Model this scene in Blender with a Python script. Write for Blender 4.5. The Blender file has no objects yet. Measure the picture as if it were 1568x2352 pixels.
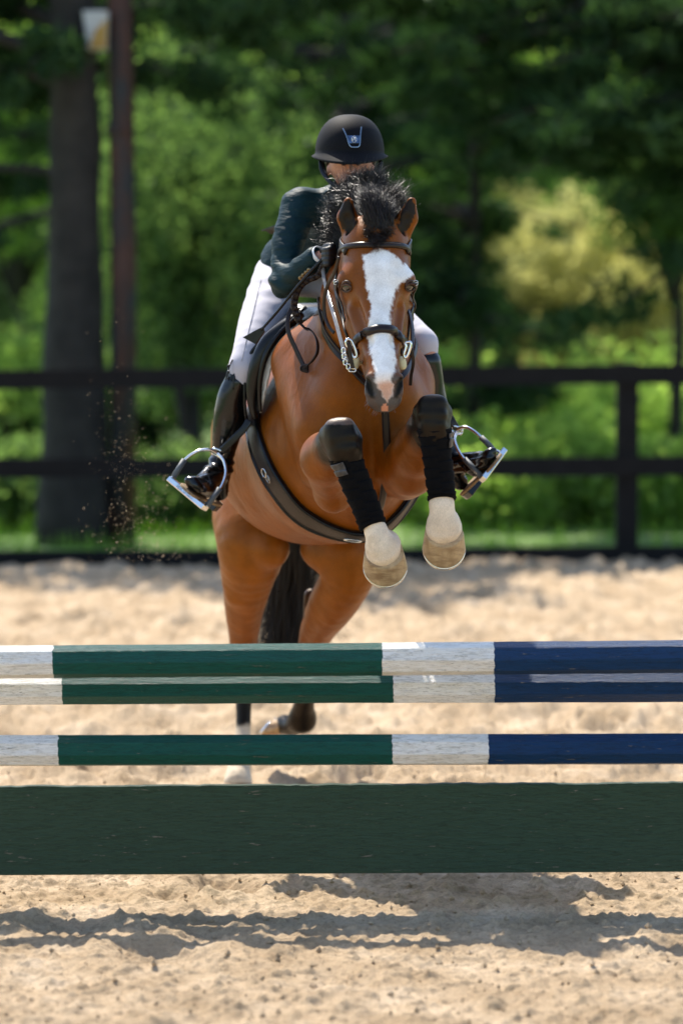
import bpy, math, os, time
import numpy as np
from mathutils import Vector, Matrix
T0 = time.time()
DEV = os.environ.get('SCENE_DEV', '')
# ------------------------------------------------------------------ camera, world, sun, exposure
CAM_H = 1.83; FOC = 7840.0; TILT = math.atan(498 / FOC)
scn = bpy.context.scene
cam_d = bpy.data.cameras.new('camera'); cam = bpy.data.objects.new('camera', cam_d); scn.collection.objects.link(cam)
cam.location = (0, -10, CAM_H); cam.rotation_euler = (math.pi / 2 - TILT, 0, 0)
cam_d.sensor_fit = 'VERTICAL'; cam_d.sensor_height = 36; cam_d.sensor_width = 24
cam_d.lens = 36 * FOC / 2352; cam_d.clip_start = .1; cam_d.clip_end = 2000
cam_d.dof.use_dof = True; cam_d.dof.focus_distance = 10.55; cam_d.dof.aperture_fstop = 2.0
scn.camera = cam
SUN_AZ, SUN_EL = math.radians(23), math.radians(56)      # azimuth left of straight behind the jump
SUNV = Vector((-math.sin(SUN_AZ) * math.cos(SUN_EL), math.cos(SUN_AZ) * math.cos(SUN_EL), math.sin(SUN_EL)))
w = bpy.data.worlds.new('World'); scn.world = w; w.use_nodes = True
sky = w.node_tree.nodes.new('ShaderNodeTexSky'); sky.sky_type = 'NISHITA'; sky.sun_disc = False
sky.sun_elevation = SUN_EL; sky.sun_rotation = -SUN_AZ
w.node_tree.links.new(sky.outputs[0], w.node_tree.nodes['Background'].inputs[0])
w.node_tree.nodes['Background'].inputs[1].default_value = .15
sd = bpy.data.lights.new('sun', 'SUN'); sd.energy = 4.3; sd.angle = math.radians(.5); sd.color = (1, .93, .82)
so = bpy.data.objects.new('sun', sd); scn.collection.objects.link(so)
so.rotation_euler = SUNV.to_track_quat('Z', 'Y').to_euler()
scn.view_settings.view_transform = 'Standard'; scn.view_settings.look = 'None'
scn.view_settings.exposure = .97; scn.view_settings.gamma = 1
scn.cycles.max_bounces = 8; scn.cycles.diffuse_bounces = 4; scn.cycles.transmission_bounces = 4
scn.cycles.sample_clamp_indirect = 4; scn.cycles.use_denoising = True
RNG = np.random.default_rng(7)

# ------------------------------------------------------------------ geometry helpers
def P(u, v, y):
    """point at world depth y that the photograph shows at (u, v), in its 1568 x 2352 reading"""
    c, s = math.cos(TILT), math.sin(TILT)
    a, b = (u - 784) / FOC, (1176 - v) / FOC
    d = np.array([a, b * s + c, b * c - s]); k = (y + 10) / d[1]
    return np.array([0, -10, CAM_H]) + d * k
def sc(y): return FOC / (10 + y)
def px(r, y): return r / sc(y)

def _fade(t): return t * t * (3 - 2 * t)
def noise(p, seed=0):
    """value noise in 0..1 for an (n,3) or (n,2) array"""
    p = np.asarray(p, float)
    if p.shape[1] == 2: p = np.c_[p, np.zeros(len(p))]
    i = np.floor(p).astype(np.int64); f = _fade(p - i)
    def h(dx, dy, dz):
        n = (i[:, 0] + dx) * 374761393 + (i[:, 1] + dy) * 668265263 + (i[:, 2] + dz) * 2147483647 + seed * 974711
        n = (n ^ (n >> 13)) * 1274126177; n = n & 0x7fffffff
        n = (n ^ (n >> 16)) & 0xffff
        return n / 65535.0
    r = 0
    for dx in (0, 1):
        wx = f[:, 0] if dx else 1 - f[:, 0]
        for dy in (0, 1):
            wy = f[:, 1] if dy else 1 - f[:, 1]
            for dz in (0, 1):
                wz = f[:, 2] if dz else 1 - f[:, 2]
                r = r + wx * wy * wz * h(dx, dy, dz)
    return r
def fbm(p, oct=4, seed=0, gain=.5):
    r = 0; a = 1; t = 0; p = np.asarray(p, float)
    for k in range(oct):
        r = r + a * noise(p * 2 ** k + 17.3 * k, seed + k); t += a; a *= gain
    return r / t

def link(o, parent=None):
    scn.collection.objects.link(o)
    if parent is not None: o.parent = parent; o.matrix_parent_inverse = Matrix.Translation(-Vector(parent.location))
    return o
def tag(o, label=None, cat=None, group=None, kind=None):
    if label: o['label'] = label
    if cat: o['category'] = cat
    if group: o['group'] = group
    if kind: o['kind'] = kind
    return o
def empty(name, loc, label, cat, group=None):
    o = bpy.data.objects.new(name, None); o.location = loc; o.empty_display_size = .1; link(o)
    return tag(o, label, cat, group)
def mesh(name, V, F, mat, parent=None, smooth=True, col=None, fcol=None):
    V = np.asarray(V, np.float32)
    me = bpy.data.meshes.new(name); me.vertices.add(len(V)); me.vertices.foreach_set('co', V.ravel())
    if isinstance(F, np.ndarray):
        n, k = F.shape; F = F.astype(np.int32); me.loops.add(n * k); me.loops.foreach_set('vertex_index', F.ravel())
        me.polygons.add(n); me.polygons.foreach_set('loop_start', np.arange(0, n * k, k, dtype=np.int32))
    else:
        tot = sum(len(f) for f in F); me.loops.add(tot)
        me.loops.foreach_set('vertex_index', np.concatenate([np.asarray(f, np.int32) for f in F]))
        me.polygons.add(len(F)); me.polygons.foreach_set('loop_start', np.cumsum([0] + [len(f) for f in F[:-1]]).astype(np.int32))
    me.update(calc_edges=True)
    me.polygons.foreach_set('use_smooth', np.full(len(me.polygons), smooth))
    if col is not None:
        a = me.color_attributes.new('Col', 'FLOAT_COLOR', 'POINT')
        col = np.asarray(col, np.float32)
        if col.shape[1] == 3: col = np.c_[col, np.ones(len(col), np.float32)]
        a.data.foreach_set('color', col.ravel())
    if mat is not None: me.materials.append(mat)
    o = bpy.data.objects.new(name, me); link(o, parent)
    return o
class MB:
    def __init__(s): s.V = []; s.F = []; s.n = 0; s.C = []
    def add(s, V, F, c=None):
        V = np.asarray(V, float); s.V.append(V); s.F += [[int(i) + s.n for i in f] for f in F]; s.n += len(V)
        if c is not None: s.C.append(np.tile(np.asarray(c, float), (len(V), 1)))
        return s
    def box(s, lo, hi, R=None, c=None):
        lo = np.array(lo, float); hi = np.array(hi, float)
        V = np.array([[x, y, z] for x in (lo[0], hi[0]) for y in (lo[1], hi[1]) for z in (lo[2], hi[2])])
        if R is not None: V = V @ np.array(R).T
        return s.add(V, [[0, 1, 3, 2], [4, 6, 7, 5], [0, 4, 5, 1], [2, 3, 7, 6], [0, 2, 6, 4], [1, 5, 7, 3]], c)
    def obj(s, name, mat, parent=None, smooth=True, bevel=0):
        o = mesh(name, np.vstack(s.V), s.F, mat, parent, smooth, np.vstack(s.C) if s.C else None)
        if bevel:
            m = o.modifiers.new('b', 'BEVEL'); m.width = bevel; m.segments = 2; m.limit_method = 'ANGLE'
        return o
def spline(pts, n):
    """Catmull-Rom through pts (any width of columns)"""
    p = np.asarray(pts, float); m = len(p)
    q = np.vstack([2 * p[0] - p[1], p, 2 * p[-1] - p[-2]])
    t = np.linspace(0, m - 1 - 1e-9, n); i = t.astype(int); f = (t - i)[:, None]
    a, b, c, d = q[i], q[i + 1], q[i + 2], q[i + 3]
    return .5 * (2 * b + (c - a) * f + (2 * a - 5 * b + 4 * c - d) * f ** 2 + (3 * b - a - 3 * c + d) * f ** 3)
def tang(p):
    t = np.gradient(p, axis=0); return t / np.maximum(np.linalg.norm(t, axis=1), 1e-9)[:, None]
def tube(mb, pts, r, seg=8, cap=True):
    p = np.asarray(pts, float); n = len(p); r = np.broadcast_to(r, n); t = tang(p)
    up = np.array([0, 0, 1.]) if abs(t[0][2]) < .9 else np.array([1., 0, 0])
    s = np.cross(t[0], up); s /= np.linalg.norm(s); V = []
    for i in range(n):
        s = s - t[i] * np.dot(s, t[i]); s /= np.linalg.norm(s); w_ = np.cross(t[i], s)
        a = np.arange(seg) * 2 * math.pi / seg
        V.append(p[i] + r[i] * (np.cos(a)[:, None] * s + np.sin(a)[:, None] * w_))
    F = [[i * seg + j, i * seg + (j + 1) % seg, (i + 1) * seg + (j + 1) % seg, (i + 1) * seg + j] for i in range(n - 1) for j in range(seg)]
    if cap: F += [list(range(seg))[::-1], list(range((n - 1) * seg, n * seg))]
    return mb.add(np.vstack(V), F)
def ribbon(mb, pts, nrm, width, thick, closed=False, bulge=0.):
    """strap with a rounded box section; nrm = outward normals"""
    p = np.asarray(pts, float); n = len(p)
    if closed: t = np.roll(p, -1, 0) - np.roll(p, 1, 0); t /= np.linalg.norm(t, axis=1)[:, None]
    else: t = tang(p)
    nrm = np.asarray(nrm, float); nrm = nrm - t * (nrm * t).sum(1)[:, None]; nrm /= np.maximum(np.linalg.norm(nrm, axis=1), 1e-9)[:, None]
    b = np.cross(t, nrm); w_ = np.broadcast_to(width, n)[:, None] / 2; h = np.broadcast_to(thick, n)[:, None] / 2
    prof = [(-1, -1), (-1, .3), (-.86, 1), (-.4, 1 + bulge), (0, 1 + bulge * 1.3), (.4, 1 + bulge), (.86, 1), (1, .3), (1, -1)]
    V = np.stack([p + b * w_ * a + nrm * h * c for a, c in prof], 1).reshape(-1, 3); k = len(prof)
    m = n if closed else n - 1
    F = [[i * k + j, i * k + (j + 1) % k, ((i + 1) % n) * k + (j + 1) % k, ((i + 1) % n) * k + j] for i in range(m) for j in range(k)]
    if not closed: F += [list(range(k))[::-1], list(range((n - 1) * k, n * k))]
    return mb.add(V, F)
def grid_shell(A, B, wrap=False):
    """closed shell between two (n,m,3) grids"""
    n, m, _ = A.shape; V = np.vstack([A.reshape(-1, 3), B.reshape(-1, 3)]); N = n * m; F = []
    for i in range(n - 1):
        for j in range(m - 1):
            a = i * m + j; F.append([a, a + 1, a + m + 1, a + m]); F.append([N + a, N + a + m, N + a + m + 1, N + a + 1])
    rim = [i * m for i in range(n)] + [(n - 1) * m + j for j in range(1, m)] + [i * m + m - 1 for i in range(n - 2, -1, -1)] + [j for j in range(m - 2, 0, -1)]
    for a, b in zip(rim, rim[1:] + rim[:1]): F.append([a, b, N + b, N + a])
    return V, F
def strands(roots, mids, tips, rad, nseg=6, curl=.0, rng=RNG, phase=None):
    """many tapered three-sided hairs along quadratic curves; returns V, F arrays"""
    n = len(roots); t = np.linspace(0, 1, nseg + 1)
    R, M, Tp = roots[:, None], mids[:, None], tips[:, None]; tt = t[None, :, None]
    C = (1 - tt) ** 2 * R + 2 * tt * (1 - tt) * M + tt ** 2 * Tp
    ph = rng.random((n, 1, 3)) * 6.28 if phase is None else phase[:, None]; C = C + curl * np.sin(tt * 7 + ph) * tt * np.linalg.norm(tips - roots, axis=1)[:, None, None]
    rad = np.broadcast_to(rad, n)[:, None] * np.sqrt(np.clip(1.02 - t, 0.02, 1))[None]
    d = C[:, 1:] - C[:, :-1]; d = np.concatenate([d, d[:, -1:]], 1); d /= np.maximum(np.linalg.norm(d, axis=2, keepdims=True), 1e-9)
    a = np.cross(d, np.array([.3, .2, 1.])); a /= np.maximum(np.linalg.norm(a, axis=2, keepdims=True), 1e-9); b = np.cross(d, a)
    V = np.stack([C + (a * math.cos(k * 2.094) + b * math.sin(k * 2.094)) * rad[..., None] for k in range(3)], 2)
    base = (np.arange(n)[:, None] * (nseg + 1) + np.arange(nseg)[None]).reshape(-1) * 3
    F = np.concatenate([np.stack([base + k, base + (k + 1) % 3, base + 3 + (k + 1) % 3, base + 3 + k], 1) for k in range(3)])
    return V.reshape(-1, 3), F

# ------------------------------------------------------------------ implicit surfaces: smooth unions of tapered capsules, meshed with surface nets
class Field:
    def __init__(s): s.p = []
    def seg(s, A, B, n=None, ka=1., kb=None, bl=.03, sub=False):
        """A, B = (u, v, y, radius px); n = stretch axis, ka/kb = stretch factor"""
        a, b = P(*A[:3]), P(*B[:3]); s.raw(a, b, px(A[3], A[2]), px(B[3], B[2]), n, ka, kb, bl, sub)
    grp = 0
    def raw(s, a, b, ra, rb, n=None, ka=1., kb=None, bl=.03, sub=False, g=0):
        if n is not None: n = np.array(n, float); n /= np.linalg.norm(n)
        s.p.append((np.array(a, float), np.array(b, float), ra, rb, n, ka, ka if kb is None else kb, bl, sub, g))
    def chain(s, nodes, **k):
        # one limb: a spline through the nodes, hard-joined inside and blended to the rest as a whole
        Field.grp += 1; q = np.array([[*P(*A[:3]), px(A[3], A[2])] for A in nodes]); q = spline(q, (len(nodes) - 1) * 4 + 1)
        for A, B in zip(q[:-1], q[1:]): s.raw(A[:3], B[:3], A[3], B[3], g=Field.grp, **k)
    def ball(s, A, n=None, k=1., bl=.03, sub=False): s.seg(A, (A[0], A[1] + .01, A[2], A[3]), n=n, ka=k, bl=bl, sub=sub)
    @staticmethod
    def prim(q, X):
        a, b, ra, rb, n, ka, kb, bl, sub, g = q
        ba = b - a; L = float(ba @ ba); pa = X - a
        t = np.clip((pa @ ba) / max(L, 1e-12), 0, 1); wv = pa - t[:, None] * ba; r = ra + (rb - ra) * t
        if n is not None:
            k = ka + (kb - ka) * t; wn = wv @ n; wv = wv - np.outer(wn * (1 - 1 / k), n)
            return (np.sqrt((wv * wv).sum(1)) - r) * min(1, .5 + .5 * min(ka, kb))
        return np.sqrt((wv * wv).sum(1)) - r
    def eval(s, X, idx=None, grow=0.):
        d = None; ids = list(range(len(s.p)) if idx is None else idx); m = 0
        while m < len(ids):
            q = s.p[ids[m]]; e = s.prim(q, X); k = q[7]; m += 1
            while q[9] and m < len(ids) and s.p[ids[m]][9] == q[9]: e = np.minimum(e, s.prim(s.p[ids[m]], X)); m += 1
            if q[8]:
                if d is None: continue
                h = np.maximum(k - np.abs(d + e), 0) / k; d = np.maximum(d, -e) + h * h * k * .25
            elif d is None: d = e
            else:
                h = np.maximum(k - np.abs(d - e), 0) / k; d = np.minimum(d, e) - h * h * k * .25
        return (np.full(len(X), 9.) if d is None else d) - grow
    def grad(s, X, e=.002):
        g = np.stack([s.eval(X + np.eye(3)[k] * e) - s.eval(X - np.eye(3)[k] * e) for k in range(3)], 1)
        return g / np.maximum(np.linalg.norm(g, axis=1), 1e-9)[:, None]
    def project(s, X, off=0., it=6):
        X = np.array(X, float)
        for _ in range(it): X = X - s.grad(X) * (s.eval(X) - off)[:, None]
        return X
    def ray(s, O, D, off=0., tmax=3., inside=False):
        """march along unit D; from outside to the surface, or from inside outward"""
        O = np.broadcast_to(np.asarray(O, float), np.asarray(D).shape); t = np.zeros(len(D)); sg = -1 if inside else 1
        for _ in range(70): t = np.minimum(t + .8 * sg * (s.eval(O + D * t[:, None]) - off), tmax)
        return O + D * t[:, None]
    def hit(s, uv, off=0., y0=.1):
        """points where the surface is met by lines of sight through the given picture points"""
        O = np.array([P(u, v, y0) for u, v in uv]); C = np.array([0, -10, CAM_H]); D = O - C; D /= np.linalg.norm(D, axis=1)[:, None]
        X = s.ray(O, D, off); return s.project(X, off, 3)
    def mesh(s, h, grow=0., smooth=2, disp=None, pad=.02):
        m = 16
        lo = np.min([np.minimum(q[0] - q[2] * max(1, q[5], q[6]), q[1] - q[3] * max(1, q[5], q[6])) for q in s.p if not q[8]], 0) - pad - grow
        hi = np.max([np.maximum(q[0] + q[2] * max(1, q[5], q[6]), q[1] + q[3] * max(1, q[5], q[6])) for q in s.p if not q[8]], 0) + pad + grow
        nb = np.ceil((hi - lo) / (h * m)).astype(int); dims = nb * m + 1
        B = np.stack(np.meshgrid(*[np.arange(k) for k in nb], indexing='ij'), -1).reshape(-1, 3)
        c = lo + (B + .5) * m * h; R = m * h * .5 * math.sqrt(3)
        E = np.stack([s.prim(q, c) for q in s.p], 1); full = s.eval(c, grow=grow)
        Fd = np.empty(dims, np.float32)
        ax = np.arange(m + 1); loc = np.stack(np.meshgrid(ax, ax, ax, indexing='ij'), -1).reshape(-1, 3) * h
        sub = np.array([q[8] for q in s.p]); bls = np.array([q[7] for q in s.p])
        emin = np.where(sub[None], 9, E).min(1)
        for bi in range(len(B)):
            i, j, k = B[bi] * m; sl = (slice(i, i + m + 1), slice(j, j + m + 1), slice(k, k + m + 1))
            if abs(full[bi]) > R * 1.5 + .02: Fd[sl] = full[bi]; continue
        for bi in np.nonzero(np.abs(full) <= R * 1.5 + .02)[0]:
            i, j, k = B[bi] * m; sl = (slice(i, i + m + 1), slice(j, j + m + 1), slice(k, k + m + 1))
            idx = np.nonzero(np.where(sub, E[bi] < 2 * R + .05, E[bi] < emin[bi] + 2.4 * R + bls))[0]
            Fd[sl] = s.eval(lo + B[bi] * m * h + loc, idx, grow).reshape(m + 1, m + 1, m + 1)
        return nets(Fd, lo, h, smooth)
def nets(Fd, lo, h, smooth=2):
    S = Fd < 0; nx, ny, nz = Fd.shape
    cs = [(0, 0, 0), (1, 0, 0), (0, 1, 0), (1, 1, 0), (0, 0, 1), (1, 0, 1), (0, 1, 1), (1, 1, 1)]
    cnt = np.zeros((nx - 1, ny - 1, nz - 1), np.int8)
    for a, b, c in cs: cnt += S[a:nx - 1 + a, b:ny - 1 + b, c:nz - 1 + c]
    act = np.argwhere((cnt > 0) & (cnt < 8))
    val = np.stack([Fd[act[:, 0] + a, act[:, 1] + b, act[:, 2] + c] for a, b, c in cs], 1).astype(float)
    acc = np.zeros((len(act), 3)); num = np.zeros(len(act))
    for i in range(8):
        for j in range(i + 1, 8):
            if sum(abs(cs[i][k] - cs[j][k]) for k in range(3)) != 1: continue
            x = (val[:, i] < 0) != (val[:, j] < 0); t = np.where(x, val[:, i] / np.where(x, val[:, i] - val[:, j], 1), 0)
            acc += x[:, None] * (np.array(cs[i]) + t[:, None] * (np.array(cs[j]) - np.array(cs[i]))); num += x
    V = lo + (act + acc / num[:, None]) * h
    I = np.full(cnt.shape, -1, np.int32); I[act[:, 0], act[:, 1], act[:, 2]] = np.arange(len(act))
    Q = []
    for axis in range(3):
        sl0 = [slice(None)] * 3; sl1 = [slice(None)] * 3; sl0[axis] = slice(0, -1); sl1[axis] = slice(1, None)
        e = np.argwhere(S[tuple(sl0)] != S[tuple(sl1)]); b, c = [(1, 2), (2, 0), (0, 1)][axis]
        e = e[(e[:, b] > 0) & (e[:, c] > 0)]
        def g(db, dc):
            q = e.copy(); q[:, b] -= db; q[:, c] -= dc
            q = np.minimum(q, np.array(I.shape) - 1); return I[q[:, 0], q[:, 1], q[:, 2]]
        q = np.stack([g(1, 1), g(0, 1), g(0, 0), g(1, 0)], 1)
        flip = ~S[e[:, 0], e[:, 1], e[:, 2]]; q[flip] = q[flip][:, ::-1]; Q.append(q[(q >= 0).all(1)])
    Q = np.vstack(Q); 
    E = np.vstack([Q[:, [0, 1]], Q[:, [1, 2]], Q[:, [2, 3]], Q[:, [3, 0]]]); n = len(V)
    deg = np.bincount(E.ravel(), minlength=n)
    for it in range(smooth):
        s = np.stack([np.bincount(E[:, 0], V[E[:, 1], k], n) + np.bincount(E[:, 1], V[E[:, 0], k], n) for k in range(3)], 1)
        V = V + (.6 if it % 2 == 0 else -.4 if smooth > 3 else .5) * (s / np.maximum(deg, 1)[:, None] - V)
    return V, Q
def vnormals(V, Q):
    n = np.cross(V[Q[:, 2]] - V[Q[:, 0]], V[Q[:, 3]] - V[Q[:, 1]]); N = np.zeros_like(V)
    for k in range(4):
        for c in range(3): N[:, c] += np.bincount(Q[:, k], n[:, c], len(V))
    return N / np.maximum(np.linalg.norm(N, axis=1), 1e-12)[:, None]

# ------------------------------------------------------------------ materials
class NT:
    def __init__(s, name):
        s.m = bpy.data.materials.new(name); s.m.use_nodes = True; s.t = s.m.node_tree; s.b = s.t.nodes['Principled BSDF']
    def n(s, typ, **k):
        q = s.t.nodes.new('ShaderNode' + typ)
        for a, v in k.items():
            if a[0] == '_': q.inputs[a[1:].replace('_', ' ')].default_value = v
            else: setattr(q, a, v)
        return q
    def l(s, a, b): s.t.links.new(a, b)
    def coord(s, scale=(1, 1, 1), rot=(0, 0, 0), which='Object'):
        c = s.n('TexCoord'); m = s.n('Mapping'); m.inputs['Scale'].default_value = scale; m.inputs['Rotation'].default_value = rot
        s.l(c.outputs[which], m.inputs[0]); return m.outputs[0]
    def noise(s, vec, scale, detail=4, rough=.55):
        q = s.n('TexNoise'); q.inputs['Scale'].default_value = scale; q.inputs['Detail'].default_value = detail
        q.inputs['Roughness'].default_value = rough; s.l(vec, q.inputs['Vector']); return q.outputs['Fac']
    def ramp(s, fac, stops):
        r = s.n('ValToRGB'); e = r.color_ramp.elements
        while len(e) < len(stops): e.new(.5)
        for i, (p, c) in enumerate(stops): e[i].position = p; e[i].color = (*c, 1) if len(c) == 3 else c
        s.l(fac, r.inputs[0]); return r.outputs[0]
    def mix(s, fac, a, b, mode='MIX'):
        m = s.n('Mix', data_type='RGBA', blend_type=mode)
        for sock, v in ((m.inputs[0], fac), (m.inputs[6], a), (m.inputs[7], b)):
            if hasattr(v, 'is_output'): s.l(v, sock)
            else: sock.default_value = v if sock == m.inputs[0] or len(v) == 4 else (*v, 1)
        return m.outputs[2]
    def bump(s, h, strength, dist, prev=None):
        b = s.n('Bump'); b.inputs['Strength'].default_value = strength; b.inputs['Distance'].default_value = dist
        s.l(h, b.inputs['Height'])
        if prev is not None: s.l(prev, b.inputs['Normal'])
        return b.outputs[0]
    def set(s, **k):
        for a, v in k.items():
            i = s.b.inputs[a.replace('_', ' ')]
            if hasattr(v, 'is_output'): s.l(v, i)
            else: i.default_value = (*v, 1) if isinstance(v, tuple) and len(v) == 3 else v
        return s.m
def simple(name, c, rough=.5, var=.25, scale=25, bump=.0, bscale=120, bdist=.002, **k):
    t = NT(name); co = t.coord(); f = t.noise(co, scale)
    d = tuple(x * (1 - var) for x in c); e = tuple(min(1, x * (1 + var)) for x in c)
    t.set(Base_Color=t.ramp(f, [(.3, d), (.7, e)]), Roughness=rough, **k)
    if bump: t.set(Normal=t.bump(t.noise(co, bscale, 6), bump, bdist))
    return t.m
M = {}
M['leather'] = simple('brown_leather', (.016, .008, .006), .33, .3, 60, .25, 400, .001, Specular_IOR_Level=.3)
M['black_leather'] = simple('black_leather', (.004, .004, .0045), .27, .3, 40, .15, 350, .001, Specular_IOR_Level=.3)
M['boot'] = simple('black_boot_leather', (.003, .003, .0035), .2, .3, 30, .1, 60, .001, Specular_IOR_Level=.4)
M['steel'] = simple('polished_steel', (.72, .72, .72), .16, .05, 30, Metallic=1.)
M['rubber'] = simple('grey_rubber', (.09, .1, .11), .6, .1, 60)
M['breeches'] = simple('white_breeches_fabric', (.45, .43, .49), .7, .03, 30, .25, 25, .004, Sheen_Weight=.2)
M['helmet'] = simple('dark_suede_shell', (.003, .003, .0045), .7, .25, 120, .2, 900, .001, Specular_IOR_Level=.15)
M['glove'] = simple('black_glove', (.01, .01, .011), .5, .2, 60, .3, 200, .002)
M['skin'] = simple('skin', (.50, .22, .14), .5, .12, 30, .1, 300, .001, Subsurface_Weight=.12, Subsurface_Scale=.01)
M['white_cloth'] = simple('white_cloth', (.75, .76, .8), .7, .05, 40)
M['brass'] = simple('dull_brass', (.3, .22, .12), .35, .2, 80, Metallic=.9)
M['sole'] = simple('worn_sole', (.25, .17, .09), .8, .4, 90, .4, 200)
def jacket_mat():
    t = NT('teal_jacket_cloth'); co = t.coord()
    t.set(Base_Color=t.ramp(t.noise(co, 9), [(.3, (.0025, .018, .023)), (.7, (.0045, .025, .031))]), Roughness=.55, Specular_IOR_Level=.18)
    wv = t.noise(t.coord((1, 1, 1)), 1400, 1); f = t.noise(t.coord((12, 12, 42), (.4, .2, .3)), 1.5, 4, .5)
    t.set(Normal=t.bump(f, .7, .010, t.bump(wv, .1, .0006))); return t.m
M['jacket'] = jacket_mat()
def coat_mat():
    t = NT('horse_coat'); a = t.n('VertexColor', layer_name='Col'); co = t.coord((1, 1, .45))
    f = t.noise(co, 380, 4, .7); g = t.noise(t.coord(), 16, 5)
    c = t.mix(1., a.outputs[0], t.ramp(f, [(.25, (.78, .76, .74)), (.75, (1.15, 1.15, 1.15))]), 'MULTIPLY')
    c = t.mix(1., c, t.ramp(g, [(.3, (.82, .8, .78)), (.7, (1.14, 1.14, 1.14))]), 'MULTIPLY')
    t.set(Base_Color=c, Roughness=.40, Specular_IOR_Level=.26, Specular_Tint=(1, .78, .55), Sheen_Weight=.0, Sheen_Roughness=.4, Sheen_Tint=(1, .8, .6))
    b = t.bump(f, .4, .0018); b = t.bump(t.noise(t.coord((1, 1, .35)), 40, 5, .6), .12, .006, b)
    t.set(Normal=b); return t.m
M['coat'] = coat_mat()
def hair_mat(name, a, b, r=.33):
    t = NT(name); f = t.noise(t.coord(), 90, 3)
    t.set(Base_Color=t.ramp(f, [(.35, a), (.75, b)]), Roughness=r, Specular_IOR_Level=.45); return t.m
M['mane'] = hair_mat('mane_hair', (.003, .0028, .003), (.010, .007, .006), .28)
M['forelock'] = hair_mat('forelock_hair', (.006, .004, .003), (.026, .013, .008))
M['tail'] = hair_mat('tail_hair', (.006, .0045, .0035), (.03, .02, .012), .4)
def paint(name, bands, gloss=.38):
    """chipped gloss paint; bands = [(x limit, colour), ...] along the object's own x axis"""
    t = NT(name); c = t.n('TexCoord'); sp = t.n('SeparateXYZ'); t.l(c.outputs['Object'], sp.inputs[0])
    edge = t.noise(t.coord((6, 30, 30)), 2.5, 3); ad = t.n('Math', operation='MULTIPLY_ADD'); t.l(edge, ad.inputs[0]); ad.inputs[1].default_value = .014; t.l(sp.outputs[0], ad.inputs[2])
    col = None
    for lim, cc in bands:
        if col is None: col = cc; continue
        g = t.n('Math', operation='GREATER_THAN'); t.l(ad.outputs[0], g.inputs[0]); g.inputs[1].default_value = lim + .007
        col = t.mix(g.outputs[0], col, cc)
    crk = t.ramp(t.noise(t.coord((1.3, 15, 15)), 6, 7, .6), [(.44, (1, 1, 1)), (.475, (.45, .43, .4)), (.50, (1, 1, 1)), (.57, (1, 1, 1)), (.585, (.5, .48, .45)), (.60, (1, 1, 1))])
    st = t.noise(t.coord((2.5, 18, 18)), 6, 6, .65); dirt = t.ramp(st, [(.45, (1, 1, 1)), (.75, (.86, .83, .76))])
    col = t.mix(1., col, dirt, 'MULTIPLY') if hasattr(col, 'is_output') else t.mix(1., (*col, 1), dirt, 'MULTIPLY')
    col = t.mix(.75, col, t.mix(1., col, crk, 'MULTIPLY')); chip = t.noise(t.coord((1.6, 12, 12)), 9, 8, .72); m = t.ramp(chip, [(.64, (0, 0, 0)), (.66, (1, 1, 1))])
    col = t.mix(m, col, (.2, .17, .13, 1)); scr = t.noise(t.coord((1.5, 22, 22)), 9, 7, .8)
    t.set(Base_Color=col, Roughness=gloss, Specular_IOR_Level=.26)
    t.set(Normal=t.bump(chip, .8, .007, t.bump(scr, .8, .006))); return t.m
WHT, GRN, BLU, DGR = (.9, .885, .83), (.002, .080, .060), (.002, .036, .115), (.034, .070, .040)
def bandage_mat():
    t = NT('black_fleece_bandage'); t.set(Base_Color=(.004, .004, .005), Roughness=.95, Specular_IOR_Level=.12, Sheen_Roughness=.5)
    t.set(Normal=t.bump(t.noise(t.coord(), 700, 3), .5, .002)); return t.m
M['bandage'] = bandage_mat()
def hoof_mat():
    t = NT('hoof_horn'); co = t.coord((1, 1, .25)); f = t.noise(co, 60, 5)
    g = t.noise(t.coord((1, 1, 4)), 14, 4)
    c = t.mix(t.ramp(g, [(.45, (0, 0, 0)), (.65, (1, 1, 1))]), t.ramp(f, [(.3, (.40, .25, .12)), (.7, (.55, .37, .19))]), (.28, .16, .075, 1))
    t.set(Base_Color=c, Roughness=.35, Normal=t.bump(g, .35, .003)); return t.m
M['hoof'] = hoof_mat()
def sand_mat():
    t = NT('arena_sand'); co = t.coord(); f = t.noise(co, 3.2, 6, .6); g = t.noise(co, 60, 6, .7); k = t.noise(co, 420, 3, .7)
    c = t.ramp(f, [(.3, (.37, .27, .165)), (.5, (.50, .38, .25)), (.7, (.65, .52, .37))])
    c = t.mix(.6, c, t.mix(1., c, t.ramp(g, [(.32, (.5, .44, .38)), (.46, (.95, .94, .92)), (.62, (1.16, 1.14, 1.1))]), 'MULTIPLY'))
    c = t.mix(.8, c, t.mix(1., c, t.ramp(k, [(.25, (.62, .58, .54)), (.6, (1.1, 1.08, 1.05))]), 'MULTIPLY'))
    t.set(Base_Color=c, Roughness=.95, Specular_IOR_Level=.2)
    t.set(Normal=t.bump(k, .8, .004, t.bump(g, .9, .012))); return t.m
M['sand'] = sand_mat()
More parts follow.
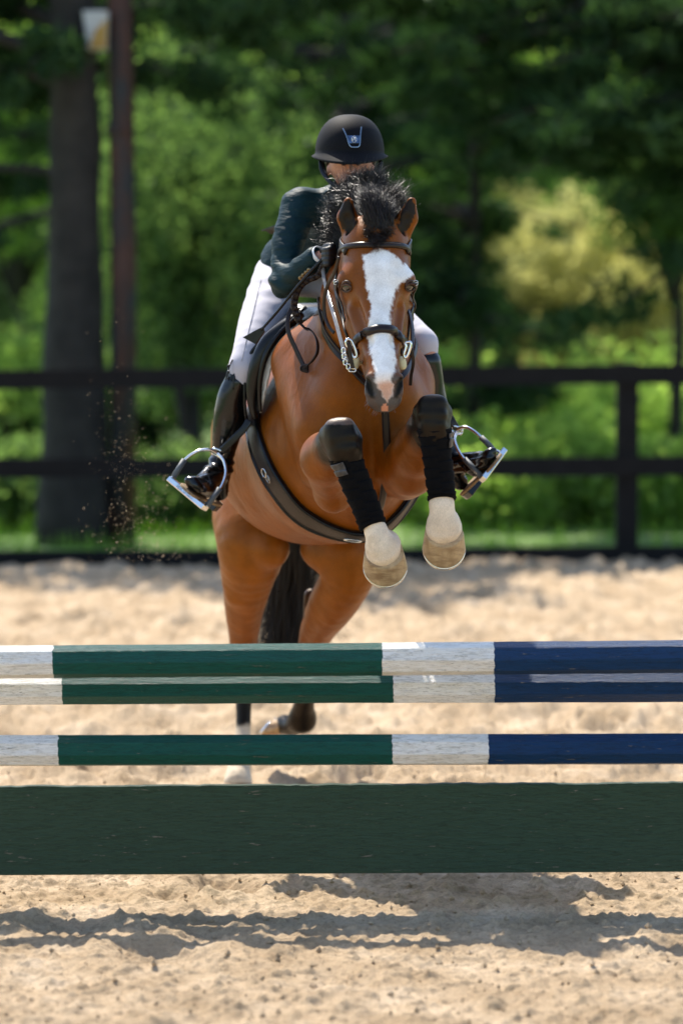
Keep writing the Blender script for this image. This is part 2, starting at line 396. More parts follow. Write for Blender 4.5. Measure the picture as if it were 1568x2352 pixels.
def leaf_mat(name, a, b, tr=.45, trc=None):
    t = NT(name); at = t.n('VertexColor', layer_name='Col'); sp = t.n('SeparateColor'); t.l(at.outputs[0], sp.inputs[0])
    c = t.ramp(sp.outputs[0], [(0, a), (1, b)])
    d = t.n('BsdfDiffuse'); t.l(c, d.inputs[0]); e = t.n('BsdfTranslucent')
    t.l(t.mix(1., c, trc or (1.35, 1.6, .75), 'MULTIPLY'), e.inputs[0]); gl = t.n('BsdfGlossy'); gl.inputs['Roughness'].default_value = .35; gl.inputs[0].default_value = (.04, .05, .04, 1)
    m = t.n('MixShader'); m.inputs[0].default_value = tr; t.l(d.outputs[0], m.inputs[1]); t.l(e.outputs[0], m.inputs[2])
    m2 = t.n('MixShader'); m2.inputs[0].default_value = .08; t.l(m.outputs[0], m2.inputs[1]); t.l(gl.outputs[0], m2.inputs[2])
    t.l(m2.outputs[0], t.t.nodes['Material Output'].inputs[0]); t.t.nodes.remove(t.b); return t.m
M['pine'] = leaf_mat('pine_needles', (.014, .034, .017), (.055, .10, .045), .38)
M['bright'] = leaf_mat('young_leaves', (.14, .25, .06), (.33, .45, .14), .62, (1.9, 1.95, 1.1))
M['mid'] = leaf_mat('summer_leaves', (.05, .095, .038), (.15, .23, .085), .58, (1.6, 1.7, .95))
M['yellow'] = leaf_mat('catkin_yellow_leaves', (.38, .38, .14), (.62, .6, .28), .65, (1.5, 1.5, 1.2))
M['pale_leaves'] = leaf_mat('far_leaves_painted_haze', (.13, .19, .08), (.32, .38, .17), .6, (2.2, 2.2, 1.4))  # far foliage paler, sunlit glow and haze painted into the leaf colour
M['bark'] = simple('grey_bark', (.024, .021, .018), .95, .4, 6, .8, 14, .03)
M['fence'] = simple('black_fence_paint', (.0055, .0055, .006), .75, .3, 8, .3, 30, .004, Specular_IOR_Level=.2)
def pole_mat():
    t = NT('rusted_pole_paint'); f = t.noise(t.coord((3, 3, .9)), 1.9, 5, .6)
    t.set(Base_Color=t.ramp(f, [(.42, (.014, .017, .022)), (.5, (.035, .015, .011)), (.6, (.06, .02, .012)), (.68, (.05, .048, .045))]), Roughness=.7); return t.m
M['rust'] = pole_mat()

# ================================================================== THE SETTING
def X(u, y): return P(u, 700, y)[0]
def sand_height(x, y):
    p = np.c_[x, y]
    fl = .5 - .38 * np.exp(-((y + .3) / .5) ** 4) + .95 * np.clip((y - .8) / 2.5, 0, 1); h = ((fbm(p * [1.1, 1.5], 3, 1) - .5) * .05 + (fbm(p * [3.4, 4.2], 3, 5) - .5) * .07) * fl
    c = fbm(p * 13, 3, 9); h += np.clip(c - .47, 0, 1) * .085 * (.12 + .88 * fl)
    c = fbm(p * 34, 2, 12); h += np.clip(c - .5, 0, 1) * .045; c = fbm(p * 75, 2, 14); h += np.clip(c - .5, 0, 1) * .014
    rg = np.random.default_rng(11)
    for _ in range(430):       # hoof prints
        cx, cy = rg.uniform(-5, 5), rg.uniform(-2.2, 13); r = rg.uniform(.07, .13); d = rg.uniform(.02, .055) * (.55 if cy < .6 else 1.6)
        m = (abs(x - cx) < 4 * r) & (abs(y - cy) < 4 * r)
        q = ((x[m] - cx) ** 2 + ((y[m] - cy) * .8) ** 2) / r ** 2
        h[m] += -d * np.exp(-q * q) + d * .45 * np.exp(-(np.sqrt(q) - 1.55) ** 2 * 5)
    near = np.exp(-((x + .34) ** 2 + (y - 2.35) ** 2) / .06)      # packed flat where the hind hoof stands
    return h * (1 - near * .9)
def axis(lo, mid0, mid1, hi, fine, grow):
    a = list(np.arange(mid0, mid1, fine)); st = fine
    while a[-1] < hi: st *= grow; a.append(a[-1] + st)
    st = fine; b = []
    q = mid0
    while q > lo: st *= grow; q -= st; b.append(q)
    return np.array(b[::-1] + a)
xs = axis(-9, -1.35, 1.35, 9, .0085 if not DEV else .03, 1.04)
ys = axis(-9.5, -1.6, .5, 13.0, .007 if not DEV else .03, 1.009)
gx, gy = np.meshgrid(xs, ys, indexing='ij'); gz = sand_height(gx.ravel(), gy.ravel())
n, m_ = gx.shape; I_ = np.arange(n * m_).reshape(n, m_)
Q = np.stack([I_[:-1, :-1], I_[1:, :-1], I_[1:, 1:], I_[:-1, 1:]], -1).reshape(-1, 4)
tag(mesh('arena_sand', np.c_[gx.ravel(), gy.ravel(), gz], Q, M['sand']), kind='structure')

t = NT('grass_ground'); t.set(Base_Color=t.ramp(t.noise(t.coord(), 1.2, 6), [(.3, (.075, .14, .03)), (.7, (.16, .25, .06))]), Roughness=.95)
M['grassground'] = t.m
a = np.array([[-160, -60, -.12], [160, -60, -.12], [160, 300, -.12], [-160, 300, -.12]])
tag(mesh('ground', a, [[0, 1, 2, 3]], M['grassground']), kind='structure')
# lawn behind the arena, gently uneven
xs2 = np.linspace(-30, 30, 120); ys2 = np.linspace(13.0, 90, 160); gx, gy = np.meshgrid(xs2, ys2, indexing='ij')
gz = (fbm(np.c_[gx.ravel(), gy.ravel()] * .3, 3, 3) - .5) * .12
n, m_ = gx.shape; I_ = np.arange(n * m_).reshape(n, m_)
Q = np.stack([I_[:-1, :-1], I_[1:, :-1], I_[1:, 1:], I_[:-1, 1:]], -1).reshape(-1, 4)
tag(mesh('lawn', np.c_[gx.ravel(), gy.ravel(), gz - .005], Q, M['grassground']), kind='structure')
M['gravel'] = simple('pale_gravel', (.15, .18, .20), .9, .12, 3, .3, 60, .01)
pa = np.array([[-30, 17.3, .09], [-.9, 18.2, .09], [.4, 25.5, .09], [-30, 26, .09]])
tag(mesh('path', pa, [[0, 1, 2, 3]], M['gravel']), kind='structure')

# --- loose sand clods on the foreground, and sand kicked up into the air
def grains(n, pos, r, seed):
    rg = np.random.default_rng(seed)
    ico = np.array([[0, 0, 1], [.94, 0, .2], [.1, .9, .1], [-.9, .2, .15], [-.1, -.95, .1], [.1, .1, -.9]])
    F = np.array([[0, 1, 2], [0, 2, 3], [0, 3, 4], [0, 4, 1], [5, 2, 1], [5, 3, 2], [5, 4, 3], [5, 1, 4]])
    s = rg.uniform(.6, 1.4, (n, 1, 3)) * np.asarray(r).reshape(-1, 1, 1); an = rg.uniform(0, 6.28, n); c, d = np.cos(an), np.sin(an)
    V = ico[None] * s; V = np.stack([V[..., 0] * c[:, None] - V[..., 1] * d[:, None], V[..., 0] * d[:, None] + V[..., 1] * c[:, None], V[..., 2]], -1) + pos[:, None]
    return V.reshape(-1, 3), (F[None] + np.arange(n)[:, None, None] * 6).reshape(-1, 3)
rg = np.random.default_rng(5); n = 9000 if not DEV else 500
x = rg.uniform(-2.2, 2.2, n); y = -2.0 + 5.5 * rg.random(n) ** 1.3; r = .002 + .009 * rg.random(n) ** 7
V, F = grains(n, np.c_[x, y, sand_height(x, y) + r * .3], r, 6)
tag(mesh('sand_clods', V, F, M['sand'], smooth=False), 'small loose clods of sand strewn over the arena surface', 'sand clods', kind='stuff')
n = 760; k = rg.random(n)
u = np.where(k < .75, rg.normal(318, 46, n), rg.normal(370, 85, n)); v = np.where(k < .75, 1290 - np.abs(rg.normal(0, 190, n)), 1290 - np.abs(rg.normal(0, 90, n)))
u += (1290 - v) * -.10; ok = (u > 20) & (u < 560) & (v > 560); u, v = u[ok], v[ok]; yy = rg.uniform(1.8, 3.6, len(u))
pos = np.array([P(a, b, c) for a, b, c in zip(u, v, yy)]); r = .0009 + .002 * rg.random(len(u)) ** 3
V, F = grains(len(u), pos, r, 8)
M['grain'] = simple('flying_sand', (.55, .42, .27), .8)
tag(mesh('sand_spray', V, F, M['grain'], smooth=False), 'spray of sand grains kicked up behind the horse', 'flying sand', kind='stuff')

# --- fence
FY = 13.06
fe = empty('fence', (0, FY, 0), 'black three-rail board fence closing the arena behind the horse', 'fence')
rg = np.random.default_rng(3)
for zt, hh in ((1.345, .132), (.738, .132), (.118, .15)):
    b = MB(); N = 60; xx = np.linspace(-12, 12, N); dz = (fbm(np.c_[xx * .5, xx * 0], 2, int(zt * 9)) - .5) * .03 + xx * .006
    V = []
    for i, q in enumerate(xx): V += [[q, FY - .02, zt - hh + dz[i]], [q, FY + .02, zt - hh + dz[i]], [q, FY + .02, zt + dz[i]], [q, FY - .02, zt + dz[i]]]
    F = [[i * 4 + j, (i + 1) * 4 + j, (i + 1) * 4 + (j + 1) % 4, i * 4 + (j + 1) % 4] for i in range(N - 1) for j in range(4)] + [[0, 1, 2, 3], [4 * N - 1, 4 * N - 2, 4 * N - 3, 4 * N - 4]]
    b.add(V, F).obj('rail', M['fence'], fe, False)
for i in range(-5, 4):
    x = X(1443, FY) + i * 2.44
    MB().box((x - .073, FY + .022, -.3), (x + .073, FY + .16, 1.37 + .02 * (i % 2))).obj('post', M['fence'], fe, False, .006)

# --- trees
def leaves(C, R, per, size, seed, asp=2.2, flat=1., tone=None):
    """leaf quads scattered round clump centres C with radii R; col = brightness of the leaf"""
    rg = np.random.default_rng(seed); n = len(C); R = np.broadcast_to(R, n)
    d = rg.normal(size=(n, per, 3)); d /= np.linalg.norm(d, axis=2, keepdims=True); d *= rg.random((n, per, 1)) ** .45 * R[:, None, None]; d[..., 2] *= flat
    p = (C[:, None] + d).reshape(-1, 3); N = len(p)
    a = rg.normal(size=(N, 3)); a /= np.linalg.norm(a, axis=1)[:, None]; b = np.cross(a, rg.normal(size=(N, 3))); b /= np.linalg.norm(b, axis=1)[:, None]
    s = (size * rg.uniform(.6, 1.3, N))[:, None]; a = a * s * asp / 2; b = b * s / 2
    V = np.stack([p - a, p - b * .9 + a * .1, p + a, p + b * .9 + a * .1], 1).reshape(-1, 3); F = np.arange(N * 4).reshape(-1, 4)
    tn = rg.random(n)[:, None] * .55 + rg.random((n, per)) * .45 if tone is None else np.broadcast_to(tone, n)[:, None] * .8 + rg.random((n, per)) * .2
    return V, F, np.repeat(np.repeat(tn.reshape(-1), 4)[:, None], 3, 1)
def merge(parts):
    V = []; F = []; C = []; n = 0
    for a, b, c in parts: V.append(a); F.append(b + n); C.append(c); n += len(a)
    return np.vstack(V), np.vstack(F), np.vstack(C)
def trunk_mb(pts, r0, r1, seg=14, wob=.08, seed=0):
    mb = MB(); p = spline(pts, 26); r = np.linspace(r0, r1, 26); r[:4] *= [1.2, 1.1, 1.05, 1.0]
    tube(mb, p, r, seg)
    V = mb.V[0]; V += (noise(V * 3, seed)[:, None] - .5) * wob * r0 * 4 * np.array([1, 1, 0]); return mb
def pine(x, y, h, r, label, seed, zlow=2.6, reach=3.2, extra=(), dens=1., group='pine trees behind the fence', lean=0., mat='pine', sect=None):
    rg = np.random.default_rng(seed)
    root = empty('pine_tree', (x, y, 0), label, 'tree', group); tp = np.array([x + lean, y, h])
    tb = trunk_mb([[x, y, -.1], [x + lean * .3, y, h * .3], [x + lean * .7, y, h * .7], tp], r, r * .2, seed=seed)
    C = []; R = []; z = zlow
    bough = []
    while z < h * .97:
        k = rg.integers(3, 6); fr = 1 - .75 * max(0, (z - h * .35) / (h * .65))
        for q in range(k):
            an = rg.uniform(0, 6.283) if sect is None else rg.uniform(*sect); L = reach * fr * rg.uniform(.65, 1.1)
            o = np.array([x + lean * z / h, y, z + rg.uniform(-.2, .2)]); e = o + np.array([math.cos(an) * L, math.sin(an) * L, rg.uniform(-.16, .12) * L])
            bough.append((o, e, L))
        z += rg.uniform(.45, .8) * (1 if z < 6 else 1.5)
    for o, e in extra: o = np.array(o, float); e = np.array(e, float); bough.append((o, e, np.linalg.norm(e - o)))
    for o, e, L in bough:
        md = (o + e) / 2 + np.array([0, 0, .08 * L]); c = spline([o, md, e], 9); tube(tb, c, np.linspace(.035 + .012 * L, .01, 9), 6)
        low = o[2] < 6.5; m = int((L * 5.5 if low else L * 2.6) * dens) + 2; s = rg.uniform(.22, 1.03, m)[:, None]
        q = (1 - s) ** 2 * o + 2 * s * (1 - s) * md + s ** 2 * e; dr = (e - o) / L; side = np.cross(dr, [0, 0, 1]); side /= np.linalg.norm(side)
        q = q + side * rg.normal(0, .26, (m, 1)) * (.5 + s) * min(1.6, L / 2.2) + np.array([0, 0, 1]) * rg.normal(-.02, .09, (m, 1))
        C.append(q); R.append(np.full(m, .2 if low else .42) * rg.uniform(.7, 1.3, m))
    C = np.vstack(C); R = np.concatenate(R); lo = C[:, 2] < 6.8
    per = 46 if not DEV else 12
    parts = [leaves(C[lo], R[lo], per, .034, seed, 6.0, .5)]
    if (~lo).any(): parts.append(leaves(C[~lo], R[~lo], 20, .09, seed + 1, 3.5, .6))
    tb.obj('trunk', M['bark'], root)
    V, F, Cc = merge(parts); mesh('crown', V, F, M[mat], root, False, Cc)
    return root
def broad(name, x, y, z0, z1, rad, label, seed, mat, group=None, n=90, per=110, size=.05, clump=.34, cat='tree', fill=.55, trunk=True):
    """broadleaf tree or bush: trunk with limbs, crown of many leaf clumps in an uneven ellipsoid"""
    rg = np.random.default_rng(seed); root = empty(name, (x, y, 0), label, cat, group)
    c0 = np.array([x, y, (z0 + z1) / 2]); e = np.array([rad, rad, (z1 - z0) / 2])
    d = rg.normal(size=(n, 3)); d /= np.linalg.norm(d, axis=1)[:, None]; rr = rg.random((n, 1)) ** fill
    C = c0 + d * rr * e * (1 + .35 * (noise(d * 2.1 + seed, seed)[:, None] - .5)); R = clump * rg.uniform(.55, 1.35, n)
    C[:, 2] = np.maximum(C[:, 2], R * .5)
    tb = trunk_mb([[x, y, -.1], [x + .06 * rad, y, z0 * .6 + .2], c0 + [0, 0, e[2] * .5]], .04 + rad * .06, .02, 8, seed=seed)
    for i in range(0, n, max(1, n // 16)): tube(tb, spline([[x, y, max(.15, z0 * .8)], (c0 + C[i]) / 2 - [0, 0, .1 * rad], C[i]], 6), np.linspace(.03 + .01 * rad, .008, 6), 5)
    tb.obj('trunk' if trunk else 'stem', M['bark'], root)
    V, F, Cc = leaves(C, R, per if not DEV else max(6, per // 4), size, seed, 1.7, .8); mesh('crown' if trunk else 'foliage', V, F, M[mat], root, False, Cc)
    return root
pine(X(172, 15.1), 15.1, 9, .265, 'thick grey pine trunk standing left of the rusty pole, just behind the fence', 21, zlow=3.7, reach=3.4, sect=(.25, 3.3), dens=1.7,
     extra=[((X(160, 15.1), 15.1, 2.72), (X(-160, 15.6), 15.6, 2.62)), ((X(172, 15.1), 15.0, 3.6), (X(70, 14.3), 14.3, 3.45)), ((X(172, 15.1), 15.1, 3.3), (X(-60, 15.4), 15.6, 3.5)), ((X(172, 15.1), 15.3, 3.5), (X(520, 15.9), 15.9, 3.35)), ((X(172, 15.1), 15.3, 3.9), (X(640, 16.4), 16.3, 3.8)), ((X(172, 15.1), 15.3, 3.5), (X(20, 15.9), 16.2, 3.15))])
pine(5.2, 16.2, 9, .24, 'large pine whose dark boughs hang in from the right edge over the fence', 22, zlow=3.3, reach=4.6, dens=1.6,
     extra=[((5.2, 16.2, 3.3), (X(1395, 16), 15.6, 1.72)), ((5.2, 16.2, 3.6), (X(1120, 16), 15.2, 3.1)), ((5.2, 16.2, 4.2), (X(980, 16), 15.4, 3.6)), ((5.2, 16.2, 4.6), (X(760, 16), 15.8, 4.2)), ((5.2, 16.2, 3.2), (X(1330, 16), 15.9, 2.9)), ((5.2, 16.2, 3.9), (X(1250, 15), 14.9, 3.5)), ((5.2, 16.2, 3.5), (X(1180, 16), 16.4, 2.75)), ((5.2, 16.2, 3.9), (X(1050, 16), 16.5, 3.3)), ((5.2, 16.2, 4.4), (X(560, 16.5), 16.4, 3.9)), ((5.2, 16.2, 3.0), (X(1450, 16), 16.3, 2.6)), ((5.2, 16.2, 3.4), (X(1380, 16), 16.9, 3.1)), ((5.2, 16.2, 4.1), (X(700, 16.5), 17, 3.5)), ((5.2, 16.2, 4.3), (X(900, 16), 15.5, 4.05)), ((5.2, 16.2, 3.7), (X(1200, 16), 15.2, 3.75)), ((5.2, 16.2, 4.0), (X(1400, 16), 15.4, 3.9)), ((5.2, 16.2, 3.0), (X(1500, 16), 15.6, 3.2)), ((5.2, 16.2, 4.5), (X(380, 16.5), 16.6, 4.15)), ((5.2, 16.2, 4.5), (X(520, 16.5), 15.7, 3.95))])
broad('leafy_tree', X(425, 20.5), 20.5, .75, 4.0, 1.15, 'young tree whose forked stems show between the rails right of the rusty pole', 23, 'mid', None, n=150, size=.05)
broad('leafy_tree', X(560, 26), 26, .5, 4.0, 1.7, 'tall dark bushy tree filling the gap left of the rider', 123, 'pine', None, n=120, size=.055)
broad('leafy_tree', X(1545, 21), 21, 2.2, 3.5, .7, 'small tree standing right of the right fence post', 24, 'mid', None, n=90, size=.05)
pine(X(800, 24.5), 24.5, 8, .16, 'dark pine straight behind the rider', 25, zlow=1.7, reach=3.2, dens=1.2)
pine(X(1085, 19), 18.6, 7.5, .06, 'small pine with low dark boughs just right of the rider', 26, zlow=.95, reach=1.15, dens=2.)
pine(X(-60, 27), 27, 9, .2, 'far pine at the left edge behind the thick trunk', 27, zlow=2.6, reach=3.4)
pine(X(640, 30), 31, 9, .2, 'far pine between the leaning pine and the rider', 28, zlow=2.4, reach=3.8)
pine(X(770, 31), 33, 9, .2, 'far pine hidden behind the rider and the nearer pine', 29, zlow=3.6, reach=3.6)
gb = 'bushes and young trees beyond the fence'
spec = [(50, 24, 0, 1.5, 1.1, 'bright', 'bright green bush low at the left edge'), (330, 25, .1, 2.3, 1.2, 'bright', 'rounded green bush behind the rusty pole'),
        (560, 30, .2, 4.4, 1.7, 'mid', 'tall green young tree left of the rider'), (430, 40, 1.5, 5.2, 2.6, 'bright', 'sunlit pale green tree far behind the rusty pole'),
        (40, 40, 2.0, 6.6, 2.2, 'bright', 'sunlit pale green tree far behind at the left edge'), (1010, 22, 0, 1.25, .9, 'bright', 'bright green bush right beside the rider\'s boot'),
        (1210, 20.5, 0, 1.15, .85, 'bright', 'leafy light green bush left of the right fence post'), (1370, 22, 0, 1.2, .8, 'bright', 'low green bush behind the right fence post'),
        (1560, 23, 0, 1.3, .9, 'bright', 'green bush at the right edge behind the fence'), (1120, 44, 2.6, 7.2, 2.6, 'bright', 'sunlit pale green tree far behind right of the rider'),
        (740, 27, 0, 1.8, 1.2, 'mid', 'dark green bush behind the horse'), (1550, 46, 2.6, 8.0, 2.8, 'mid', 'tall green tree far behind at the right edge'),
        (200, 25, 0, .9, .8, 'mid', 'knee-high green bush between the thick trunk and the rusty pole'),
        (980, 17.5, 0, .62, .55, 'bright', 'low bright bush just behind the fence, nearest to the horse\'s right side'), (1110, 16.6, 0, .5, .5, 'bright', 'lowest of the bright bushes between the horse and the right post'),
        (1290, 17.2, 0, .75, .6, 'bright', 'bushy low shrub just left of the right fence post'), (1500, 16.8, 0, .6, .5, 'bright', 'low shrub just right of the right fence post'),
        (395, 17, 0, .42, .45, 'mid', 'small low shrub right of the rusty pole foot'), (30, 17.2, 0, .5, .5, 'mid', 'small low shrub at the left edge behind the fence')]
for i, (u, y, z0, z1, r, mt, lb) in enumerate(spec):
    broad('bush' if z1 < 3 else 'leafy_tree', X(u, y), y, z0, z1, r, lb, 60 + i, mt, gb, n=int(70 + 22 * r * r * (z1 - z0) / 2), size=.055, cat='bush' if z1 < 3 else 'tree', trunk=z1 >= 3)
broad('yellow_tree', X(1400, 33), 33, .3, 3.05, 2.5, 'yellowish spring tree glowing beyond the fence left of the right edge', 91, 'yellow', None, n=380, per=130, size=.06, clump=.42)
broad('yellow_tree', X(1530, 29), 29, .2, 3.3, 1.7, 'paler yellow-green young tree at the right edge beyond the fence', 93, 'yellow', None, n=260, per=120, size=.055, clump=.36)
broad('yellow_tree', X(1195, 30), 30, .3, 2.3, 1.1, 'smallest yellow-green young tree, beyond the fence nearest to the dark small pine', 94, 'yellow', None, n=130, per=120, size=.055, clump=.34)
broad('yellow_bush', X(1290, 28.5), 28.5, 0, 1.25, .9, 'low yellow-green bush seen between the rails left of the right post', 92, 'yellow', None, n=90, per=60, size=.06, clump=.28, cat='bush', trunk=False)
# far wood closing the view
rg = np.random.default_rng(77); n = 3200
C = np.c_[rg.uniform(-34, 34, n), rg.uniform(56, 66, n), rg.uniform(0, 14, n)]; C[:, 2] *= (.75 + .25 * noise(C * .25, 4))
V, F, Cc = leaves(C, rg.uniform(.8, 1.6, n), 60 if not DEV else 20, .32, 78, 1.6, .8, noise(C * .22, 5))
tag(mesh('far_wood', V, F, M['pale_leaves'], None, False, Cc), 'green wood closing the view behind everything, sunlit haze painted into its pale leaves', 'wood', kind='stuff')
# grass tufts along the fence foot
n = 5200; x = rg.uniform(-7, 7, n); y = 13.3 + 5 * rg.random(n) ** 1.5; b0 = np.c_[x, y, np.full(n, -.03)]
tp = b0 + np.c_[rg.normal(0, .05, n), rg.normal(0, .05, n), rg.uniform(.06, .2, n)]
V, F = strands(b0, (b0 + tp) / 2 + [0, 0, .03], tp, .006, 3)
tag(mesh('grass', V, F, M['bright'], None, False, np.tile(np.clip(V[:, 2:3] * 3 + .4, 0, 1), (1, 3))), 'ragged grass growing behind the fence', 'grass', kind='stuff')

# --- rusted pole with its box
px0 = X(288, 15.0); pl = empty('utility_pole', (px0, 15, 0), 'rusty painted metal pole with a pale box near its top, behind the fence', 'pole')
mb = MB(); tube(mb, [[px0 - .02, 15, -.2], [px0 - .01, 15, 2], [px0 - .03, 15, 4.2], [px0 - .03, 15, 6]], [.098, .095, .088, .08], 16); mb.obj('shaft', M['rust'], pl)
mb = MB(); tube(mb, [[px0 - .03, 15, 3.0], [px0 - .03, 15, 3.06]], [.1, .1], 16); mb.obj('collar', M['rust'], pl)
cx = X(226, 14.9); zt = P(226, 26, 14.9)[2]; zb = P(226, 116, 14.9)[2]; mb = MB()
f = [(-.10, zt), (.085, zt), (.075, zb), (-.062, zb)]; V = [[cx + a, 14.82, z] for a, z in f] + [[cx + a, 15.0, z] for a, z in f]
mb.add(V, [[0, 3, 2, 1], [4, 5, 6, 7], [0, 1, 5, 4], [1, 2, 6, 5], [2, 3, 7, 6], [3, 0, 4, 7]]); bx = mb.obj('box', simple('pale_plastic', (.42, .42, .40), .5), pl, False, .01)
mb = MB(); mb.add([[cx - .01, 14.815, zb + .14], [cx + .078, 14.815, zb + .22], [cx + .073, 14.815, zb + .01], [cx - .05, 14.815, zb + .01], [cx - .01, 14.812, zb + .14], [cx + .078, 14.812, zb + .22], [cx + .073, 14.812, zb + .01], [cx - .05, 14.812, zb + .01]],
    [[4, 7, 6, 5], [0, 1, 2, 3], [0, 4, 5, 1], [1, 5, 6, 2], [2, 6, 7, 3], [3, 7, 4, 0]]); mb.obj('label', simple('yellow_label', (.34, .2, .03), .5), bx, False)

# ================================================================== THE JUMP
gj = 'striped poles of the jump'
def jump_pole(v0, v1, y, rpx, rot, us, label, seed):
    """octagonal painted pole, its centre line through picture heights v0 (left edge) and v1 (right edge)"""
    a, b = P(0, v0, y), P(1568, v1, y); d = (b - a) / (b[0] - a[0]); c = (a + b) / 2; r = px(rpx, y); L = 1.9; seg = 8; N = 230
    xx = np.linspace(-L, L, N); V = []
    for i, x in enumerate(xx):
        q = np.arange(seg) * math.pi / 4 + rot
        rr = r * (1 + .02 * (noise(np.c_[np.full(seg, x * 7), np.arange(seg) * 3.1], seed) - .5) + .012 * (noise(np.c_[np.full(seg, x * 40), np.arange(seg) * 3.1], seed + 1) - .5) )
        V.append(np.c_[np.full(seg, x), np.cos(q) * rr + d[1] * x, np.sin(q) * rr + d[2] * x + .003 * (noise(np.array([[x * 1.3, seed]]), 3) - .5)])
    V = np.vstack(V)
    # a second, inset ring on every edge gives worn corners
    F = [[i * seg + j, (i + 1) * seg + j, (i + 1) * seg + (j + 1) % seg, i * seg + (j + 1) % seg] for i in range(N - 1) for j in range(seg)] + [list(range(seg))[::-1][::-1], list(range((N - 1) * seg, N * seg))[::-1]]
    lims = [P(u, v0, y)[0] - c[0] for u in us]
    m = paint('jump_pole_paint', [(None, WHT), (lims[0], GRN), (lims[1], WHT), (lims[2], BLU)], .34)
    o = mesh('jump_pole', V, F, m, None, False); o.location = c
    md = o.modifiers.new('b', 'BEVEL'); md.width = .0022; md.segments = 2; md.angle_limit = math.radians(25)
    return tag(o, label, 'pole', gj)
E8 = math.pi / 8
jump_pole(1521.5, 1507, 0, 38.5, E8 * 0, (124, 877, 1133), 'topmost white, green and blue jump pole, nearest at the front', 31)
jump_pole(1583, 1577, .115, 37, E8 * .9, (145, 902, 1134), 'jump pole tucked just under and behind the topmost one', 32)
jump_pole(1725, 1720, .02, 37.5, E8 * .45, (136, 900, 1120), 'lower jump pole hanging alone above the dark green board', 33)
# plank
y = .03; a, b = P(0, 1907, y), P(1568, 1899, y); c = (a + b) / 2; d = (b - a) / (b[0] - a[0]); hh = px(103.5, y)
N, Mz = 240, 14; V = []; xx = np.linspace(-1.9, 1.9, N)
for i, x in enumerate(xx):
    et = .004 * (noise(np.array([[x * 9, 1.]]), 5)[0] - .5) + .003 * (noise(np.array([[x * 45, 1.]]), 6)[0] - .5)
    ring = [(-.015, -hh), (.015, -hh), (.015, hh + et), (-.015, hh + et)]
    V += [[x, p, q + d[2] * x] for p, q in ring]
F = [[i * 4 + j, i * 4 + (j + 1) % 4, (i + 1) * 4 + (j + 1) % 4, (i + 1) * 4 + j] for i in range(N - 1) for j in range(4)]
F = [f[::-1] for f in F] + [[0, 1, 2, 3][::-1], [4 * N - 4 + j for j in range(4)]]
o = mesh('jump_plank', V, F, paint('dark_green_plank_paint', [(None, DGR)], .42), None, False); o.location = c
md = o.modifiers.new('b', 'BEVEL'); md.width = .003; md.segments = 2
tag(o, 'wide dark green plank at the bottom of the jump', 'board')

# ================================================================== THE HORSE
H = Field(); UPZ = (0, 0, 1.); FWD = np.array([.14, -1, 0]); FWD /= np.linalg.norm(FWD)
# --- barrel, loin, croup
H.seg((825, 965, .98, 142), (784, 1030, 1.32, 190), n=UPZ, ka=1.3, kb=1.07, bl=.08)
H.seg((784, 1030, 1.32, 190), (728, 1052, 1.75, 216), n=UPZ, ka=1.07, kb=.86, bl=.08)
H.seg((728, 1052, 1.75, 216), (670, 970, 2.3, 158), n=UPZ, ka=.86, kb=1., bl=.09)
H.seg((790, 900, 1.35, 130), (715, 930, 1.9, 130), n=UPZ, ka=1.1, bl=.10)
for A_, B_ in (((652, 835, 1.13, 9), (672, 905, 1.07, 10)), ((672, 905, 1.07, 10), (694, 985, .99, 10)), ((694, 985, .99, 10), (706, 1100, .97, 9)),
               ((700, 850, 1.0, 9), (716, 930, .93, 8)), ((735, 790, 1.0, 16), (716, 905, .95, 14))): H.seg(A_, B_, bl=.05)
H.seg((852, 940, .745, 7), (858, 1080, .835, 6), bl=.05, sub=True)
H.seg((628, 950, 2.38, 112), (712, 950, 2.38, 112), bl=.08)
H.seg((800, 800, 1.15, 62), (765, 770, 1.6, 60), bl=.12)                    # withers and back
# --- shoulders, chest
H.seg((712, 830, 1.12, 82), (745, 985, .90, 66), bl=.08)
H.seg((922, 885, 1.02, 76), (925, 990, .88, 66), bl=.07)
H.seg((795, 900, .86, 66), (808, 1040, .93, 58), bl=.05)
H.seg((895, 905, .86, 66), (888, 1040, .93, 56), bl=.05)
H.seg((852, 1080, 1.02, 82), (830, 1140, 1.15, 84), bl=.06)
# --- neck
nk = P(858, 640, .82) - P(832, 870, 1.08); nn = np.cross(nk, [1, 0, 0]); nn /= np.linalg.norm(nn)
H.seg((826, 860, 1.12, 128), (842, 690, .92, 98), n=nn, ka=1.35, kb=1.3, bl=.09)
H.seg((842, 690, .92, 98), (862, 590, .80, 76), n=nn, ka=1.3, kb=1.15, bl=.05)
NTRUNK = len(H.p)
# --- forelegs (the left-hand one in the picture first)
H.seg((738, 975, .90, 50), (768, 1128, .93, 42), bl=.05)
H.seg((764, 1120, .86, 46), (750, 1052, .69, 57), bl=.035)
H.seg((750, 1052, .69, 57), (779, 1010, .53, 44), bl=.03)
H.ball((767, 1140, .86, 38), bl=.03)
H.seg((783, 1003, .475, 44), (790, 1034, .465, 41), bl=.03)
H.seg((765, 982, .455, 19), (795, 976, .445, 17), bl=.018); H.seg((770, 1008, .44, 15), (806, 1002, .43, 16), bl=.012); H.seg((782, 1030, .43, 13), (808, 1028, .425, 14), bl=.012); H.ball((755, 1000, .50, 22), bl=.02); H.ball((815, 1010, .47, 17), bl=.015)
H.chain([(796, 1048, .475, 32), (812, 1085, .48, 25), (850, 1185, .50, 24), (863, 1220, .50, 25)], n=FWD, ka=1.1, bl=.02)
H.chain([(863, 1220, .50, 25), (869, 1238, .495, 29), (878, 1262, .515, 42.5)], bl=.015); H.ball((884, 1250, .55, 36), bl=.02)
